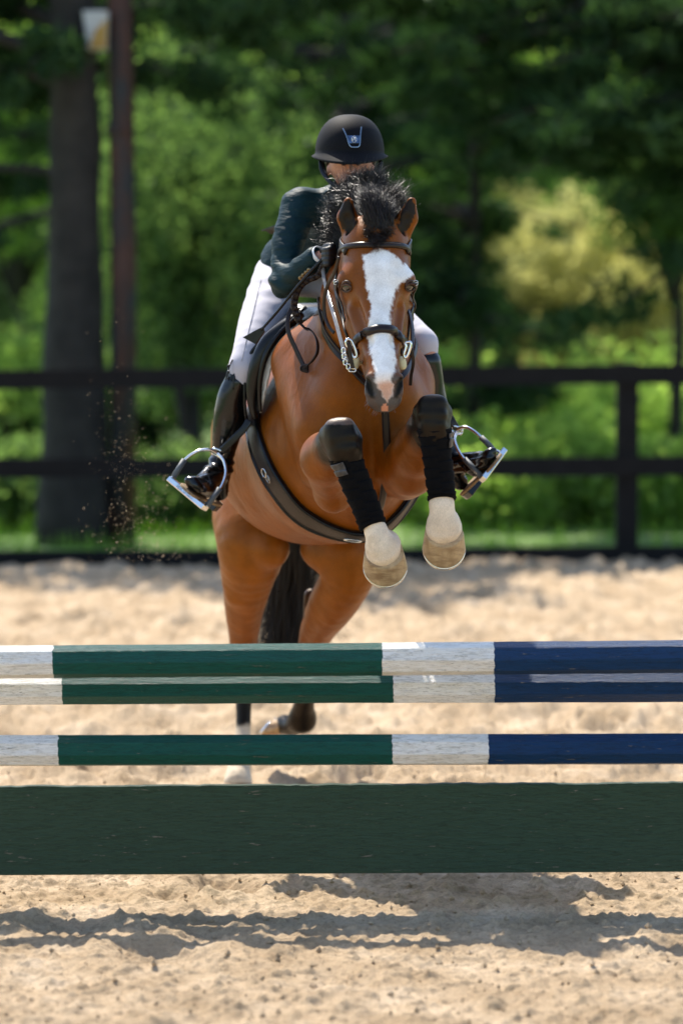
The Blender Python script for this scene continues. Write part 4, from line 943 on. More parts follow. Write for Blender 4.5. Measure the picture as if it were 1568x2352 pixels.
# jacket skirt flying up behind the hip, collar, cuffs and buttons
ed = [P(600, 528, 1.75), P(620, 521, 1.68), P(642, 514, 1.6), P(664, 508, 1.54)]; lo_ = [P(622, 536, 1.74), P(632, 533, 1.7), P(648, 540, 1.64), P(668, 556, 1.58)]
A = np.stack([spline(ed, 12), spline([(p + q) / 2 + [0, 0, .006] for p, q in zip(ed, lo_)], 12), spline(lo_, 12)], 1); Vv, Ff = grid_shell(A, A + [0, .006, -.004])
MB().add(Vv, Ff).obj('jacket_vent', M['jacket'], person)
mb = MB(); p = spline([P(*q) for q in ((752, 440, 1.14), (764, 426, 1.17), (785, 424, 1.26), (806, 424, 1.28), (828, 424, 1.26), (850, 426, 1.17), (862, 440, 1.14), (846, 470, 1.11), (825, 500, 1.10))], 40)
ribbon(mb, p, p - P(806, 440, 1.2), .045, .006); mb.obj('collar', M['jacket'], person)
def cuff(c, d, r, name, mat, w_, grow):
    mb = MB(); c = np.array(c); d = np.array(d) / np.linalg.norm(d); x = np.cross(d, UPZ); x /= np.linalg.norm(x); y = np.cross(d, x); a = np.linspace(0, 2 * math.pi, 33)[:-1]
    p = c + r * (np.cos(a)[:, None] * x + np.sin(a)[:, None] * y); ribbon(mb, p, p - c, w_, .003, True); return mb.obj(name, mat, person)
dl = P(745, 577, .93) - P(690, 622, 1.01); cuff(P(732, 586, .955), dl, px(20, .95), 'shirt_cuff', M['white_cloth'], .02, 0)
dr = P(848, 582, .93) - P(882, 612, 1.01); cuff(P(858, 590, .955), dr, px(20, .95), 'shirt_cuff', M['white_cloth'], .02, 0)
for u, v in ((691, 638), (697.5, 632), (704, 626), (710.5, 620)):
    p = J.hit([(u, v)], .004)[0]; nn_ = J.grad(p[None])[0]; mb = MB(); tube(mb, [p - nn_ * .004, p + nn_ * .003, p + nn_ * .0045], [.0085, .0085, .006], 14); mb.obj('button', M['brass'], person)

# --- breeches
B = Field()
B.seg((640, 628, 1.64, 50), (740, 632, 1.64, 54), bl=.05)
B.chain([(634, 640, 1.60, 52), (604, 730, 1.41, 53), (579, 800, 1.28, 43), (563, 842, 1.23, 34)], bl=.03); B.seg((563, 842, 1.23, 33), (545, 900, 1.24, 27), bl=.02)
B.chain([(770, 645, 1.60, 52), (878, 718, 1.42, 48), (952, 775, 1.27, 38), (972, 788, 1.24, 31)], bl=.03); B.seg((972, 788, 1.24, 31), (984, 870, 1.26, 24), bl=.02)
field_mesh(B, 'breeches', M['breeches'], person, .0055, 3, lambda V: (fbm(V * [14, 14, 9], 3, 2) - .5) * .006 + .0018 * np.sin(uvof(V)[1] * .2) * np.exp(-((uvof(V)[1] - 655) / 40) ** 2))
mb = MB(); s_ = B.hit([(600, 640), (588, 690), (576, 740), (564, 790), (555, 830)], .0005); tube(mb, B.project(spline(s_, 30), .001, 3), .0012, 6); mb.obj('seam', simple('seam_thread', (.35, .34, .36), .8), person)

# --- boots
def boot(shaft, heel, toe, wdir, sole_n, s):
    K = Field(); K.chain(shaft, bl=.025)
    an = shaft[-1]; wd = np.array(wdir, float); wd /= np.linalg.norm(wd)
    mid = tuple((np.array(heel) * .35 + np.array(toe) * .65)[:3])
    K.seg(an, (mid[0] + s * 4, mid[1] - 8, mid[2], 20), n=wd, ka=1.0, kb=1.35, bl=.03)
    K.seg((mid[0], mid[1], mid[2], 20), (toe[0], toe[1], toe[2], 16), n=wd, ka=1.4, kb=1.65, bl=.02)
    K.seg((an[0], an[1], an[2], 22), heel, bl=.025)
    def cr(V):
        u, v = uvof(V); t = np.exp(-((v - an[1]) / 26) ** 2); return .0035 * np.sin(v * .33 + 2 * noise(V * 20, 4) + (u - an[0]) * .06) * t + (fbm(V * 12, 2, 6) - .5) * .0035
    o = field_mesh(K, 'boot', M['boot'], person, .0045, 3, cr)
    # sole and heel block
    t, h = P(*toe[:3]), P(*heel[:3]); f = (t - h) / np.linalg.norm(t - h); sn = np.array(sole_n, float); sn -= f * (sn @ f); sn /= np.linalg.norm(sn); x = np.cross(f, sn)
    h0 = h + sn * .024 - f * .03; L = np.linalg.norm(t - h) + .065; n = 26; A = []
    for i in range(n):
        q = i / (n - 1); wv = .036 * (1 - .12 * math.cos(q * 9)) * min(1, math.sqrt(max(0, 1 - ((q - .8) / .2) ** 2)) if q > .8 else 1) * (min(1, .6 + q * 4)) + .003
        A.append([h0 + f * L * q + x * wv * k for k in (-1, -.6, 0, .6, 1)])
    A = np.array(A); Vv, Ff = grid_shell(A, A + sn * .008); MB().add(Vv, Ff).obj('sole', M['sole'], o, bevel=.001)
    A2 = A[:8]; Vv, Ff = grid_shell(A2 + sn * .008, A2 * .96 + A2.mean((0, 1)) * .04 + sn * .03); MB().add(Vv, Ff).obj('heel', M['boot'], o, False, .002)
    # top edge and laces
    K2 = MB(); top = P(*shaft[0][:3]); 
    lac = [(an[0] - s * 20, an[1] - 2), (an[0] - s * 27, an[1] + 8), (an[0] - s * 22, an[1] + 4), (an[0] - s * 32, an[1] + 14), (an[0] - s * 26, an[1] + 2)]
    lp = K.hit(lac, .003); tube(K2, spline(lp, 24), .0018, 6)
    for a_, b_ in ((-10, 16), (-16, 10), (12, 14)): e = lp[2]; tube(K2, spline([e, e + [s * a_ * -.0012, -.012, .008], e + [s * a_ * -.002, -.01, -.004]], 8), .0016, 5)
    K2.obj('laces', M['boot'], o); return o, f, x, sn, t, h
LB = boot([(545, 880, 1.235, 31), (532, 915, 1.245, 35), (524, 975, 1.26, 35.5), (514, 1035, 1.28, 27), (506, 1072, 1.28, 24)], (506, 1132, 1.31, 19), (446, 1112, 1.06, 18), (.70, 0, -.62), (-.62, .1, -.75), 1)
RB = boot([(980, 832, 1.24, 33), (990, 895, 1.26, 32), (1006, 975, 1.28, 31), (1028, 1035, 1.30, 26), (1036, 1066, 1.30, 24)], (1056, 1108, 1.31, 19), (1121, 1048, 1.06, 18), (.62, 0, .74), (.70, .1, -.62), -1)
mb = MB(); tube(mb, spline([P(*q) for q in ((534, 826, 1.20), (528, 840, 1.19), (523, 858, 1.19), (518, 872, 1.20))], 14), .0022, 6)
A = np.stack([spline([P(529, 822, 1.24), P(522, 850, 1.22), P(514, 885, 1.21)], 12), spline([P(540, 840, 1.20), P(538, 862, 1.19), P(536, 895, 1.19)], 12)], 1); Vv, Ff = grid_shell(A, A + [.006, .004, 0]); mb.add(Vv, Ff)
for v in (838, 852, 866): tube(mb, [P(527, v, 1.185), P(522, v + 5, 1.185)], .004, 7)
mb.obj('zip', M['black_leather'], person)

# --- helmet
def helmet():
    c = P(803, 352, 1.13); rx, ry, rz = px(79, 1.13), .138, px(88, 1.13); ns, nr = 72, 26; V = []
    for i in range(nr):
        t = i / (nr - 1) * math.pi / 2
        for j in range(ns):
            a = 2 * math.pi * j / ns; q = math.cos(t) ** .80
            V.append(c + [math.sin(a) * rx * q, -math.cos(a) * ry * q, rz * math.sin(t) ** .97])
    rim = []
    for k, (o, dz) in enumerate(((0, 0), (.004, -.006), (.010, -.012), (.016, -.017), (.017, -.021), (.012, -.022), (-.006, -.012))):
        for j in range(ns):
            a = 2 * math.pi * j / ns; fr = max(0, math.cos(a)); sd = abs(math.sin(a)); vis = fr ** 1.6 * .036 * min(1, k / 4)
            rim.append(c + [math.sin(a) * (rx + o * (.35 + .35 * sd)), -math.cos(a) * (ry + o * .4) - vis, dz * (.45 + .55 * fr) - vis * .42 - .006 * fr * min(1, k / 4)])
    V = np.array(rim[::-1] and [rim[k * ns + j] for k in range(6, 0, -1) for j in range(ns)] + V); n = 6 + nr
    F = [[i * ns + j, i * ns + (j + 1) % ns, (i + 1) * ns + (j + 1) % ns, (i + 1) * ns + j] for i in range(n - 1) for j in range(ns)]
    return V, F, c, (rx, ry, rz)
hv, hf, hc_, hr_ = helmet()
hel = MB().add(hv, hf).obj('helmet', M['helmet'], person)
def onshell(u, v, off=.0015):
    """point on the front of the helmet dome under picture point (u, v)"""
    o = P(u, v, .9); d = o - np.array([0, -10, CAM_H]); d /= np.linalg.norm(d); r = np.array(hr_) + off; p = (o - hc_) / r; q = d / r
    A_, B_, C_ = q @ q, p @ q, p @ p - 1; disc = B_ * B_ - A_ * C_; t = (-B_ - math.sqrt(max(disc, 0))) / A_
    X_ = o + d * t; return X_, ((X_ - hc_) / r ** 2) / np.linalg.norm((X_ - hc_) / r ** 2)
tr = simple('bright_trim', (.2, .25, .3), .2, .1, 40, Metallic=.9)
mb = MB()
for L in ([(769, 273), (780, 283), (790, 300), (797, 316), (801, 330), (806, 337), (815, 338), (823, 337), (826, 330), (827, 314), (829, 295), (832, 282), (836, 273)],):
    q = [onshell(*k, off=.003) for k in L]; p = spline([k[0] for k in q], 60); nn_ = spline([k[1] for k in q], 60); ribbon(mb, p, nn_, .004, .0035)
mb.obj('trim', tr, hel)
pl_ = [onshell(u, v, .006)[0] for u, v in ((798, 311), (827, 311), (824, 329), (802, 329))]; mb = MB()
mb.add(pl_ + [p + np.array([0, .012, 0]) for p in pl_], [[0, 3, 2, 1], [0, 1, 5, 4], [1, 2, 6, 5], [2, 3, 7, 6], [3, 0, 4, 7]]); bd = mb.obj('badge', simple('glossy_badge', (.10, .16, .28), .08, .5, 60, Metallic=.6), hel, False, .001)
mb = MB(); cc = onshell(813, 320, .0075)[0]; a = np.linspace(0, 2 * math.pi, 25)
tube(mb, np.c_[cc[0] + .0075 * np.cos(a), np.full(25, cc[1] - .001), cc[2] + .0095 * np.sin(a)], .0009, 5)
tube(mb, spline(cc + np.array([[-.004, -.001, -.005], [-.002, -.001, .001], [.001, -.001, .005], [.004, -.001, .002], [.001, -.001, .0], [.003, -.001, -.004]]), 20), .0009, 5); mb.obj('emblem', M['steel'], bd)
mb = MB()
for L in ([(736, 368, 1.10), (738, 388, 1.09), (747, 405, 1.07), (770, 428, 1.04), (806, 438, 1.03)], [(874, 368, 1.10), (872, 388, 1.09), (864, 405, 1.07), (842, 428, 1.04), (806, 438, 1.03)], [(740, 370, 1.16), (744, 392, 1.13), (750, 408, 1.08)]):
    p = spline([P(*q) for q in L], 24); ribbon(mb, p, np.tile([0, -1, 0.], (24, 1)) + (p - P(806, 395, 1.12)) * 3, .014, .003)
mb.obj('chin_strap', M['black_leather'], hel)

# ================================================================== SADDLERY
HBF = Field(); HBF.p = H.p[:NTRUNK]
def strap_on(F, uv, w_, th, mat, name, parent, off=None, n=None, bulge=.0, lift=0.):
    q = F.hit(uv, th / 2 + lift); n = n or len(uv) * 7; p = spline(q, n); p = F.project(p, th / 2 + lift, 2)
    for _ in range(max(4, n // 8)): p[1:-1] = p[1:-1] * .5 + (p[:-2] + p[2:]) * .25
    e_ = F.eval(p) - th / 2 - lift; p = p - F.grad(p) * np.minimum(e_, 0)[:, None] * .6; mb = MB(); ribbon(mb, p, F.grad(p), w_, th, bulge=bulge)
    return mb.obj(name, mat, parent), p
br = empty('bridle', tuple(P(868, 600, .6)), 'brown leather bridle with raised noseband and steel bit on the horse\'s head', 'bridle')
bb, pb = strap_on(H, [(776, 588), (781, 574), (800, 565), (830, 562), (862, 562), (895, 562), (925, 565), (938, 572), (941, 582)], .019, .007, M['leather'], 'browband', br, bulge=.5)
mb = MB(); 
for s_ in (-.0055, .0055): ribbon(mb, pb + np.array([0, -.005, s_]), H.grad(pb), .0012, .001)
mb.obj('stitching', simple('pale_stitching', (.16, .12, .09), .7), bb)
nb, pn = strap_on(H, [(803, 812), (808, 799), (815, 788), (832, 770), (850, 759), (870, 754), (892, 755), (912, 764), (926, 780), (932, 795), (935, 808)], .027, .009, M['leather'], 'noseband', br, bulge=.6)
c1, pc1 = strap_on(H, [(778, 578), (775, 600), (771, 630), (770, 660), (775, 692), (784, 728), (794, 765), (802, 790)], .015, .005, M['leather'], 'cheekpiece', br, lift=.001)
strap_on(H, [(774, 648), (777, 680), (787, 715), (792, 735)], .013, .004, M['leather'], 'cheekpiece', br, lift=.007)
c2, pc2 = strap_on(H, [(942, 580), (948, 612), (953, 642), (950, 680), (945, 715), (940, 750), (936, 780)], .015, .005, M['leather'], 'cheekpiece', br, lift=.001)
c3, _ = strap_on(H, [(951, 650), (950, 690), (949, 735)], .012, .004, M['leather'], 'cheekpiece', br, lift=.006)
def loop(mb, c, w_, h, r, ax=(1, 0, 0), up=(0, 0, 1), n=24):
    a = np.linspace(0, 2 * math.pi, n + 1); ax = np.array(ax, float); up = np.array(up, float)
    q = np.sign(np.cos(a)) * np.abs(np.cos(a)) ** .6; z = np.sign(np.sin(a)) * np.abs(np.sin(a)) ** .6
    return tube(mb, c + q[:, None] * ax * w_ / 2 + z[:, None] * up * h / 2, r, 7)
for u, v in ((771, 648), (954, 650)):
    p = H.hit([(u, v)], .010)[0]; mb = MB(); loop(mb, p, .013, .015, .0011); tube(mb, [p + [-.005, -.003, 0], p + [.006, -.003, .002]], .0011, 6); mb.obj('buckle', M['steel'], br)
# throatlatch hanging loose at the near side of the neck
mb = MB(); p = spline([P(*q) for q in ((778, 590, .66), (768, 625, .70), (752, 655, .75), (744, 690, .78), (746, 725, .78), (755, 750, .76), (767, 765, .74))], 40); ribbon(mb, p, np.tile([-.5, -1, .1], (40, 1)), .011, .004); mb.obj('throatlatch', M['leather'], br)
# crown piece
mb = MB(); p = H.project(spline([P(*q) for q in ((780, 575, .66), (788, 548, .80), (820, 530, .84), (866, 522, .86), (905, 530, .84), (935, 548, .80), (938, 575, .68))], 50), .004); ribbon(mb, p, H.grad(p), .024, .006); mb.obj('crownpiece', M['leather'], br)
# bit: shaped steel cheeks, pale rubber guards, curb strap pieces
cream = simple('cream_rubber', (.62, .55, .32), .45, .1, 50)
for s_, pts, g, y in ((-1, ((798, 778), (806, 782), (811, 792), (816, 804), (819, 818), (812, 822), (807, 812), (803, 800), (797, 795), (794, 786), (798, 778)), (815, 834), .53),
                      (1, ((930, 788), (936, 786), (942, 786), (943, 794), (940, 804), (936, 815), (930, 822), (927, 815), (930, 805), (932, 797), (930, 788)), (923, 834), .52)):
    p = spline([P(a, b, y - .02) for a, b in pts], 50); mb = MB(); tube(mb, p, .0042, 9); mb.obj('bit_ring', M['steel'], br)
    K = Field(); K.seg((g[0] - s_ * 2, g[1] - 8, y, 8.5), (g[0] + s_ * 1, g[1] + 6, y, 10), bl=.01); K.seg((g[0], g[1] - 4, y, 7), (g[0] - s_ * 12, g[1], y + .02, 6), bl=.01); field_mesh(K, 'bit_guard', cream, br, .003, 2)
p = [P(*q) for q in ((800, 786, .50), (803, 806, .50), (806, 826, .50), (810, 846, .50))]; mb = MB(); ribbon(mb, spline(p, 20), np.tile([-.3, -1, 0.], (20, 1)), .012, .004); mb.obj('bit_strap', M['leather'], br)
mb = MB()
for q in ((789, 805), (790, 818), (793, 832), (800, 842)): loop(mb, P(q[0], q[1], .51), .011, .016, .0024)
loop(mb, P(809, 850, .51), .022, .010, .0024); mb.obj('bit_chain', M['steel'], br)
mb = MB(); ribbon(mb, spline([P(*q) for q in ((944, 800, .52), (949, 830, .53), (944, 862, .55), (942, 885, .56))], 20), np.tile([.2, -1, 0.], (20, 1)), .010, .004); mb.obj('strap_end', M['leather'], br)
mb = MB(); p = H.project(spline([P(*q) for q in ((803, 812, .56), (815, 826, .66), (868, 835, .74), (920, 826, .66), (935, 808, .56))], 30), .003); ribbon(mb, p, H.grad(p), .018, .005); mb.obj('curb_strap', M['leather'], br)

# --- reins
re = empty('reins', tuple(P(700, 700, .9)), 'plaited leather reins running from the bit to the gloved hand and looping down the shoulder', 'reins')
mb = MB(); p = spline([P(*q) for q in ((797, 832, .51), (785, 790, .56), (770, 735, .66), (755, 685, .78), (745, 645, .87), (741, 612, .91))], 60); ribbon(mb, p, np.tile([-.55, -.75, .5], (60, 1)), .0125, .0045); mb.obj('rein', simple('rein_leather_painted_shine', (.16, .15, .14), .14, .2, 60), re)  # this rein paler than the others, its sunlit shine painted into the colour
mb = MB(); p = spline([P(*q) for q in ((939, 815, .54), (947, 780, .60), (940, 720, .72), (905, 650, .88), (862, 604, .92))], 50); ribbon(mb, p, np.tile([.5, -.8, .3], (50, 1)), .0125, .0045); mb.obj('rein', M['leather'], re)
lp = [(745, 606, .905), (731, 632, .92), (705, 645, .93), (687, 660, .94), (676, 690, .95), (678, 716, .95), (688, 741, .95)]
def clear(L):
    h = HBF.hit([(a, b) for a, b, c in L], .010)
    return [P(a, b, min(c, q[1] - .004)) for (a, b, c), q in zip(L, h)]
n = 150; p = spline(clear(lp), n); tq = np.linspace(0, 1, n); mb = MB()
for ph in (0, 2.1, 4.2):
    o_ = np.c_[np.sin(tq * 75 + ph) * .0075, np.cos(tq * 150 + ph) * .003 - .002, np.cos(tq * 75 + ph) * .004]; tube(mb, p + o_, .0052, 7)
mb.obj('braid', M['leather'], re)
lp2 = [(688, 741, .95), (700, 753, .94), (716, 761, .93), (728, 782, .93), (729, 808, .93), (718, 828, .92), (699, 845, .91)]
mb = MB(); p = spline(clear(lp2), 60); ribbon(mb, p, np.tile([.85, -.5, .25], (60, 1)), .014, .004); mb.obj('rein', M['leather'], re)
lp3 = [(699, 845, .91), (690, 826, .91), (678, 800, .92), (664, 768, .93), (660, 742, .94), (665, 718, .95), (676, 698, .96)]
mb = MB(); p = spline(clear(lp3), 60); ribbon(mb, p, np.tile([-.35, -.9, .1], (60, 1)), .0145, .004); mb.obj('rein', M['leather'], re)
mb = MB(); c = clear([(699, 846, .91)])[0] + [0, -.006, 0]
for a in (0, 1, 2): loop(mb, c + [0, 0, .004 * (a - 1)], .022, .010, .0042, (1, 0, .25 * (a - 1)))
mb.obj('knot', M['leather'], re)

# --- neck strap and martingale
ma = empty('martingale', tuple(P(840, 900, .85)), 'dark leather neck strap and martingale strap running down the chest to the girth', 'martingale')
o_, p1 = strap_on(HBF, [(742, 610), (730, 645), (723, 680), (727, 717), (740, 762), (763, 800), (794, 832), (830, 872), (868, 905)], .017, .005, M['leather'], 'neck_strap', ma, n=120)
strap_on(HBF, [(735, 650), (729, 682), (732, 715), (745, 757), (768, 793), (798, 824), (832, 862)], .010, .005, M['leather'], 'neck_strap', ma, n=90, lift=.004)
strap_on(HBF, [(868, 905), (910, 880), (945, 830), (955, 780)], .017, .005, M['leather'], 'neck_strap', ma)
strap_on(HBF, [(883, 925), (885, 960), (887, 1000), (889, 1040), (888, 1080), (883, 1115), (877, 1150), (868, 1180), (856, 1212)], .024, .005, M['leather'], 'chest_strap', ma, lift=.009)
# --- girth
gi = empty('girth', tuple(P(785, 1228, 1.1)), 'wide dark brown shaped girth curving under the horse\'s chest', 'girth')
GC = [(578, 930), (580, 970), (586, 1010), (602, 1057), (620, 1095), (642, 1128), (668, 1162), (698, 1189), (740, 1212), (785, 1228), (835, 1234), (875, 1222), (914, 1185), (939, 1151), (955, 1120)]
_, pg = strap_on(HBF, GC, .092, .014, simple('brown_girth_leather', (.018, .010, .008), .5, .3, 40, .2, 300, .001), 'strap', gi, n=160, bulge=.15)
gn = HBF.grad(pg); gt = tang(pg); gb_ = np.cross(gt, gn)
for s_ in (-1, 1):
    mb = MB(); q = HBF.project(pg + gb_ * .043 * s_, .012, 3); tube(mb, q, .0075, 8); mb.obj('binding', M['black_leather'], gi)
i = 42; mb = MB(); c = pg[i] + gn[i] * .014; a = np.linspace(0, 2 * math.pi, 25); tube(mb, c + np.cos(a)[:, None] * gb_[i] * .013 + np.sin(a)[:, None] * gt[i] * .015, .0022, 7); mb.obj('ring', M['steel'], gi)
mb = MB(); c = pg[i + 4] + gn[i + 4] * .0115; tube(mb, c + np.cos(a)[:, None] * gb_[i] * .010 + np.sin(a)[:, None] * gt[i] * .016, .0011, 6)
for k in (-.006, 0, .006): tube(mb, [c - gb_[i] * .004 + gt[i] * k, c + gb_[i] * .005 + gt[i] * (k + .002)], .0011, 5)
mb.obj('emblem', M['steel'], gi)
i = 108; mb = MB(); c = pg[i] + gn[i] * .013; tube(mb, c + np.cos(a)[:, None] * gt[i] * .028 + np.sin(a)[:, None] * gb_[i] * .012, .0028, 7); mb.obj('ring', M['steel'], gi)

# --- saddle and pad
sa = empty('saddle', tuple(P(740, 760, 1.4)), 'black leather jumping saddle under the rider', 'saddle')
AX0 = P(812, 960, 1.0); AXD = P(735, 960, 1.7) - AX0; AXD[2] = 0; AXD /= np.linalg.norm(AXD); LAT = np.array([AXD[1], -AXD[0], 0])
def mirror(p): p = np.asarray(p, float); d = (p - AX0) @ LAT; return p - 2 * d[..., None] * LAT
def sheet(E, depth, th, mat, name, parent, mir=True, roll=.006, inward=.02):
    """flap: front edge curve E carried back along the barrel"""
    e = spline([P(*q) for q in E], 40); back = np.array([AXD * depth * k for k in np.linspace(0, 1, 9)])
    A = e[:, None] + back[None]; cen = P(745, 900, 1.4); 
    for k in range(9): A[:, k] += (np.array([cen[0], 0, cen[2]]) - np.array([1, 0, 1]) * e) * 0
    inn = np.array([1., 0, 0]) * th; Bm = A + inn
    for mm in ((False, True) if mir else (False,)):
        a_, b_ = (mirror(A), mirror(Bm)) if mm else (A, Bm); Vv, Ff = grid_shell(a_, b_); m_b = MB().add(Vv, Ff); tube(m_b, (a_[:, 0] + b_[:, 0]) / 2, roll, 8); m_b.obj(name, mat, parent)
sheet([(700, 706, 1.26), (655, 736, 1.22), (607, 771, 1.2), (570, 817, 1.2), (560, 865, 1.2), (559, 913, 1.2), (561, 951, 1.21), (568, 978, 1.22)], .36, .008, M['black_leather'], 'flap', sa)
for mm in (False, True):
    e = spline([P(*q) for q in ((690, 722, 1.2), (652, 752, 1.18), (615, 790, 1.17), (593, 835, 1.17), (583, 880, 1.18), (580, 920, 1.19), (585, 958, 1.2))], 40)
    if mm: e = mirror(e)
    mb = MB(); ribbon(mb, e, np.tile([0, -1, 0.], (40, 1)), np.interp(np.linspace(0, 1, 40), [0, .3, .7, 1], [.03, .058, .05, .02]), .05, bulge=.3); mb.obj('panel', M['black_leather'], sa)
    e2 = spline([P(*q) for q in ((680, 728, 1.16), (640, 768, 1.14), (612, 812, 1.135), (599, 862, 1.14), (596, 905, 1.15), (598, 946, 1.16))], 40)
    if mm: e2 = mirror(e2)
    mb = MB(); tube(mb, e2, np.interp(np.linspace(0, 1, 40), [0, .4, 1], [.006, .011, .006]), 9); mb.obj('piping', M['black_leather'], sa)
K = Field(); K.seg((762, 742, 1.24, 30), (738, 772, 1.40, 42), n=XW, ka=1.2, bl=.05); K.seg((738, 772, 1.40, 42), (715, 765, 1.66, 60), n=XW, ka=1.2, bl=.05); K.seg((690, 722, 1.76, 26), (735, 722, 1.76, 26), bl=.05)
field_mesh(K, 'seat', M['black_leather'], sa, .006)
pd = empty('saddle_pad', tuple(P(640, 830, 1.2)), 'quilted off-white saddle pad showing along the front of the saddle', 'saddle pad')
padm = simple('quilted_white_cotton', (.5, .48, .44), .9, .12, 40, .8, 90, .004)
E1 = spline([P(*q) for q in ((684, 736, 1.20), (664, 762, 1.155), (640, 797, 1.14), (622, 840, 1.14), (611, 882, 1.15), (604, 915, 1.16), (598, 946, 1.18))], 36)
E0 = spline([P(*q) for q in ((676, 738, 1.2), (650, 762, 1.17), (622, 800, 1.16), (601, 845, 1.165), (592, 885, 1.17), (590, 915, 1.18), (592, 940, 1.2))], 36)
for mm in (False, True):
    a_, b_ = (mirror(E1), mirror(E0)) if mm else (E1, E0); A = np.stack([a_, a_ * .5 + b_ * .5 + [0, -.006, 0], b_, b_ + AXD * .2 + LAT * (0)], 1); Vv, Ff = grid_shell(A, A + [0, .012, 0]); mb = MB().add(Vv, Ff); tube(mb, a_, .006, 8); mb.obj('cotton', padm, pd)
    if not mm: mb = MB(); q = a_ + [0, -.004, 0]; tube(mb, q + np.c_[np.sin(np.arange(36) * 1.6) * .0025, np.zeros(36), np.cos(np.arange(36) * 1.6) * .002], .0035, 6); mb.obj('piping', simple('white_cord', (.6, .59, .56), .8), pd)
# stirrups
def stirrup(jt, outer, inner, tread, y, arms):
    root = sa; mb = MB()
    for L in (outer, inner): p = spline([P(a, b, c) for a, b, c in L], 36); tube(mb, p, np.interp(np.linspace(0, 1, 36), [0, .2, 1], [.0078, .0054, .0048]), 10)
    loop(mb, P(*jt), .034, .020, .0045, (1, 0, -.4), (.3, 0, 1)); so_ = mb.obj('stirrup', M['steel'], sa)
    for L in arms: mb = MB(); tube(mb, [P(*q) for q in L], .0098, 12); mb.obj('rubber_sleeve', M['rubber'], so_)
    a_, b_ = P(*tread[0]), P(*tread[1]); d = b_ - a_; L = np.linalg.norm(d); d /= L; f = np.array([0, -1., 0]); f -= d * (f @ d); f /= np.linalg.norm(f); nn_ = np.cross(d, f); nn_ *= np.sign(nn_[2])
    mb = MB(); c = []
    for s1 in (-.004, L + .004):
        for s2 in (-.026, .026):
            for s3 in (-.0095, .0095): c.append(a_ + d * s1 + f * s2 + nn_ * s3)
    mb.add(c, [[0, 1, 3, 2], [4, 6, 7, 5], [0, 4, 5, 1], [2, 3, 7, 6], [0, 2, 6, 4], [1, 5, 7, 3]]); tb_ = mb.obj('tread', M['steel'], so_, False, .003)
    return tb_, a_, d, f, nn_, L
def lettering(parent, a_, d, f, nn_, L, txt, size):
    """raised letters on the front edge of the tread, built from short strokes"""
    G_ = {'M': [[(0, 0), (0, 1), (.5, .4), (1, 1), (1, 0)]], 'D': [[(0, 0), (0, 1), (.7, .9), (1, .5), (.7, .1), (0, 0)]], 'C': [[(1, .9), (.4, 1), (0, .5), (.4, 0), (1, .1)]], 'S': [[(1, .9), (.2, 1), (.1, .6), (.9, .4), (.8, 0), (0, .1)]],
          'P': [[(0, 0), (0, 1), (.9, .9), (.9, .5), (0, .45)]], 'O': [[(.5, 0), (0, .5), (.5, 1), (1, .5), (.5, 0)]], 'R': [[(0, 0), (0, 1), (.9, .9), (.9, .5), (0, .45), (1, 0)]], 'T': [[(0, 1), (1, 1)], [(.5, 1), (.5, 0)]]}
    mb = MB(); x = -len(txt) * size * .5 * .78
    for ch in txt:
        for st in G_.get(ch, []): tube(mb, [a_ + d * (L / 2 + x + px_ * size * .55) + f * .0268 + nn_ * ((py_ - .5) * size) for px_, py_ in st], .0006, 4)
        x += size * .78
    mb.obj('lettering', simple('dark_engraving', (.12, .12, .13), .5), parent)
t1 = stirrup((500, 1040, 1.20), [(497, 1041, 1.20), (480, 1033, 1.19), (455, 1036, 1.18), (428, 1053, 1.17), (408, 1078, 1.16), (394, 1100, 1.15)], [(500, 1042, 1.20), (514, 1058, 1.17), (519, 1085, 1.14), (511, 1112, 1.12), (494, 1140, 1.10), (474, 1165, 1.09)],
         ((393, 1102, 1.14), (470, 1166, 1.09)), 1.15, [((424, 1056, 1.165), (399, 1095, 1.148)), ((505, 1122, 1.112), (476, 1162, 1.09))])
lettering(*t1, 'MDCSPORT', .0115)
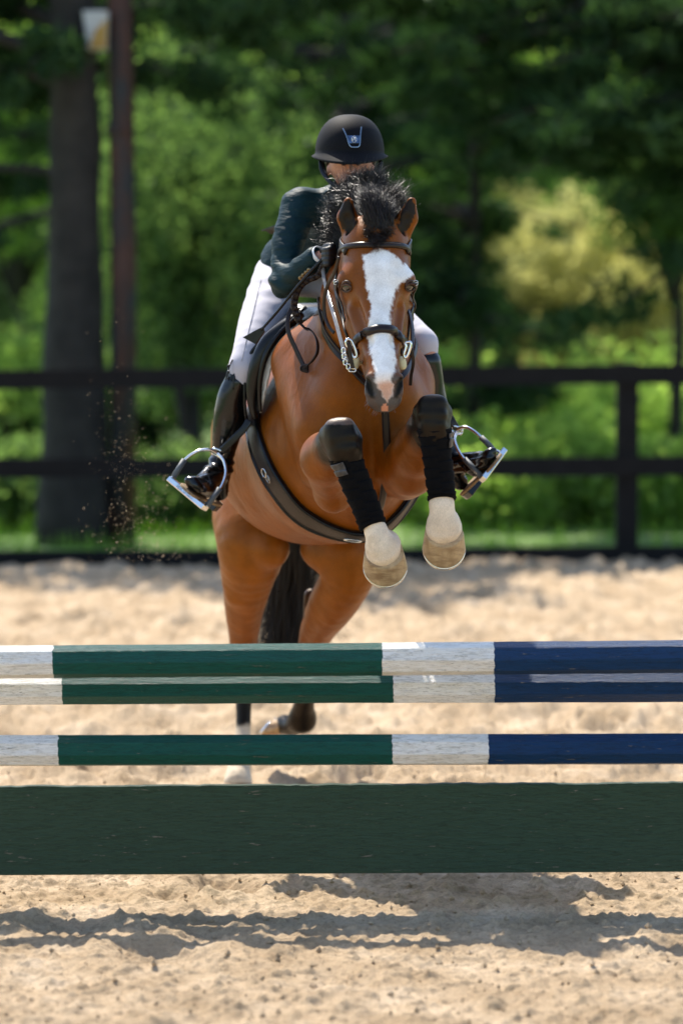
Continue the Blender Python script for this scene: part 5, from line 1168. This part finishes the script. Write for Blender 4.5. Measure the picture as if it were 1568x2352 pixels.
t2 = stirrup((1048, 988, 1.20), [(1048, 988, 1.20), (1068, 981, 1.18), (1090, 992, 1.16), (1110, 1010, 1.15), (1130, 1030, 1.14), (1150, 1040, 1.13)], [(1047, 992, 1.20), (1043, 1010, 1.16), (1052, 1035, 1.13), (1070, 1060, 1.11), (1090, 1082, 1.09), (1110, 1100, 1.08)],
         ((1108, 1100, 1.08), (1155, 1036, 1.12)), 1.15, [((1104, 1004, 1.155), (1130, 1030, 1.14)), ((1066, 1054, 1.11), (1106, 1096, 1.085))])
lettering(*t2, 'MDCSPORT', .0115)
mb = MB(); p = spline([P(*q) for q in ((572, 965, 1.17), (560, 985, 1.17), (535, 1010, 1.18), (505, 1040, 1.2))], 20); ribbon(mb, p, np.tile([-.4, -1, 0.], (20, 1)), .024, .004); mb.obj('stirrup_leather', M['black_leather'], sa)
mb = MB(); p = spline([P(*q) for q in ((1018, 930, 1.22), (1035, 962, 1.2), (1048, 984, 1.2))], 20); ribbon(mb, p, np.tile([.4, -1, 0.], (20, 1)), .024, .004); mb.obj('stirrup_leather', M['leather'], sa)
# spurs
for s_, c, q in ((1, (513, 1124, 1.33), (521, 1129, 1.36)), (-1, (1040, 1085, 1.33), (1034, 1090, 1.36))):
    mb = MB(); tube(mb, [P(c[0] - s_ * 18, c[1] + 2, 1.28), P(*c), P(*q)], .0035, 7); tube(mb, [P(q[0], q[1], q[2]), P(q[0] + s_ * 5, q[1] + 1, q[2])], .006, 8); mb.obj('spur', M['steel'], person)

# --- crop in the rider's hand
rc = empty('riding_crop', tuple(P(690, 650, .9)), 'thin black riding crop held in the gloved hand, its flat tongue by the rider\'s thigh', 'riding crop')
mb = MB(); p = spline([P(*q) for q in ((768, 560, .90), (745, 590, .895), (715, 622, .90), (680, 662, .92), (640, 712, .95), (600, 758, .98))], 50); tube(mb, p, np.interp(np.linspace(0, 1, 50), [0, .15, .25, 1], [.008, .008, .0055, .0045]), 9); mb.obj('shaft', M['black_leather'], rc)
tg = [P(u, v, .98) for u, v in ((603, 750), (607, 762), (587, 791), (574, 784), (557, 775), (580, 762))]; mb = MB()
mb.add(tg + [p + np.array([.003, .007, 0]) for p in tg], [[0, 5, 4, 3, 2, 1], [6, 7, 8, 9, 10, 11]] + [[i, (i + 1) % 6, 6 + (i + 1) % 6, 6 + i] for i in range(6)]); mb.obj('tongue', M['black_leather'], rc, False, .001)
print('built', round(time.time() - T0, 1))
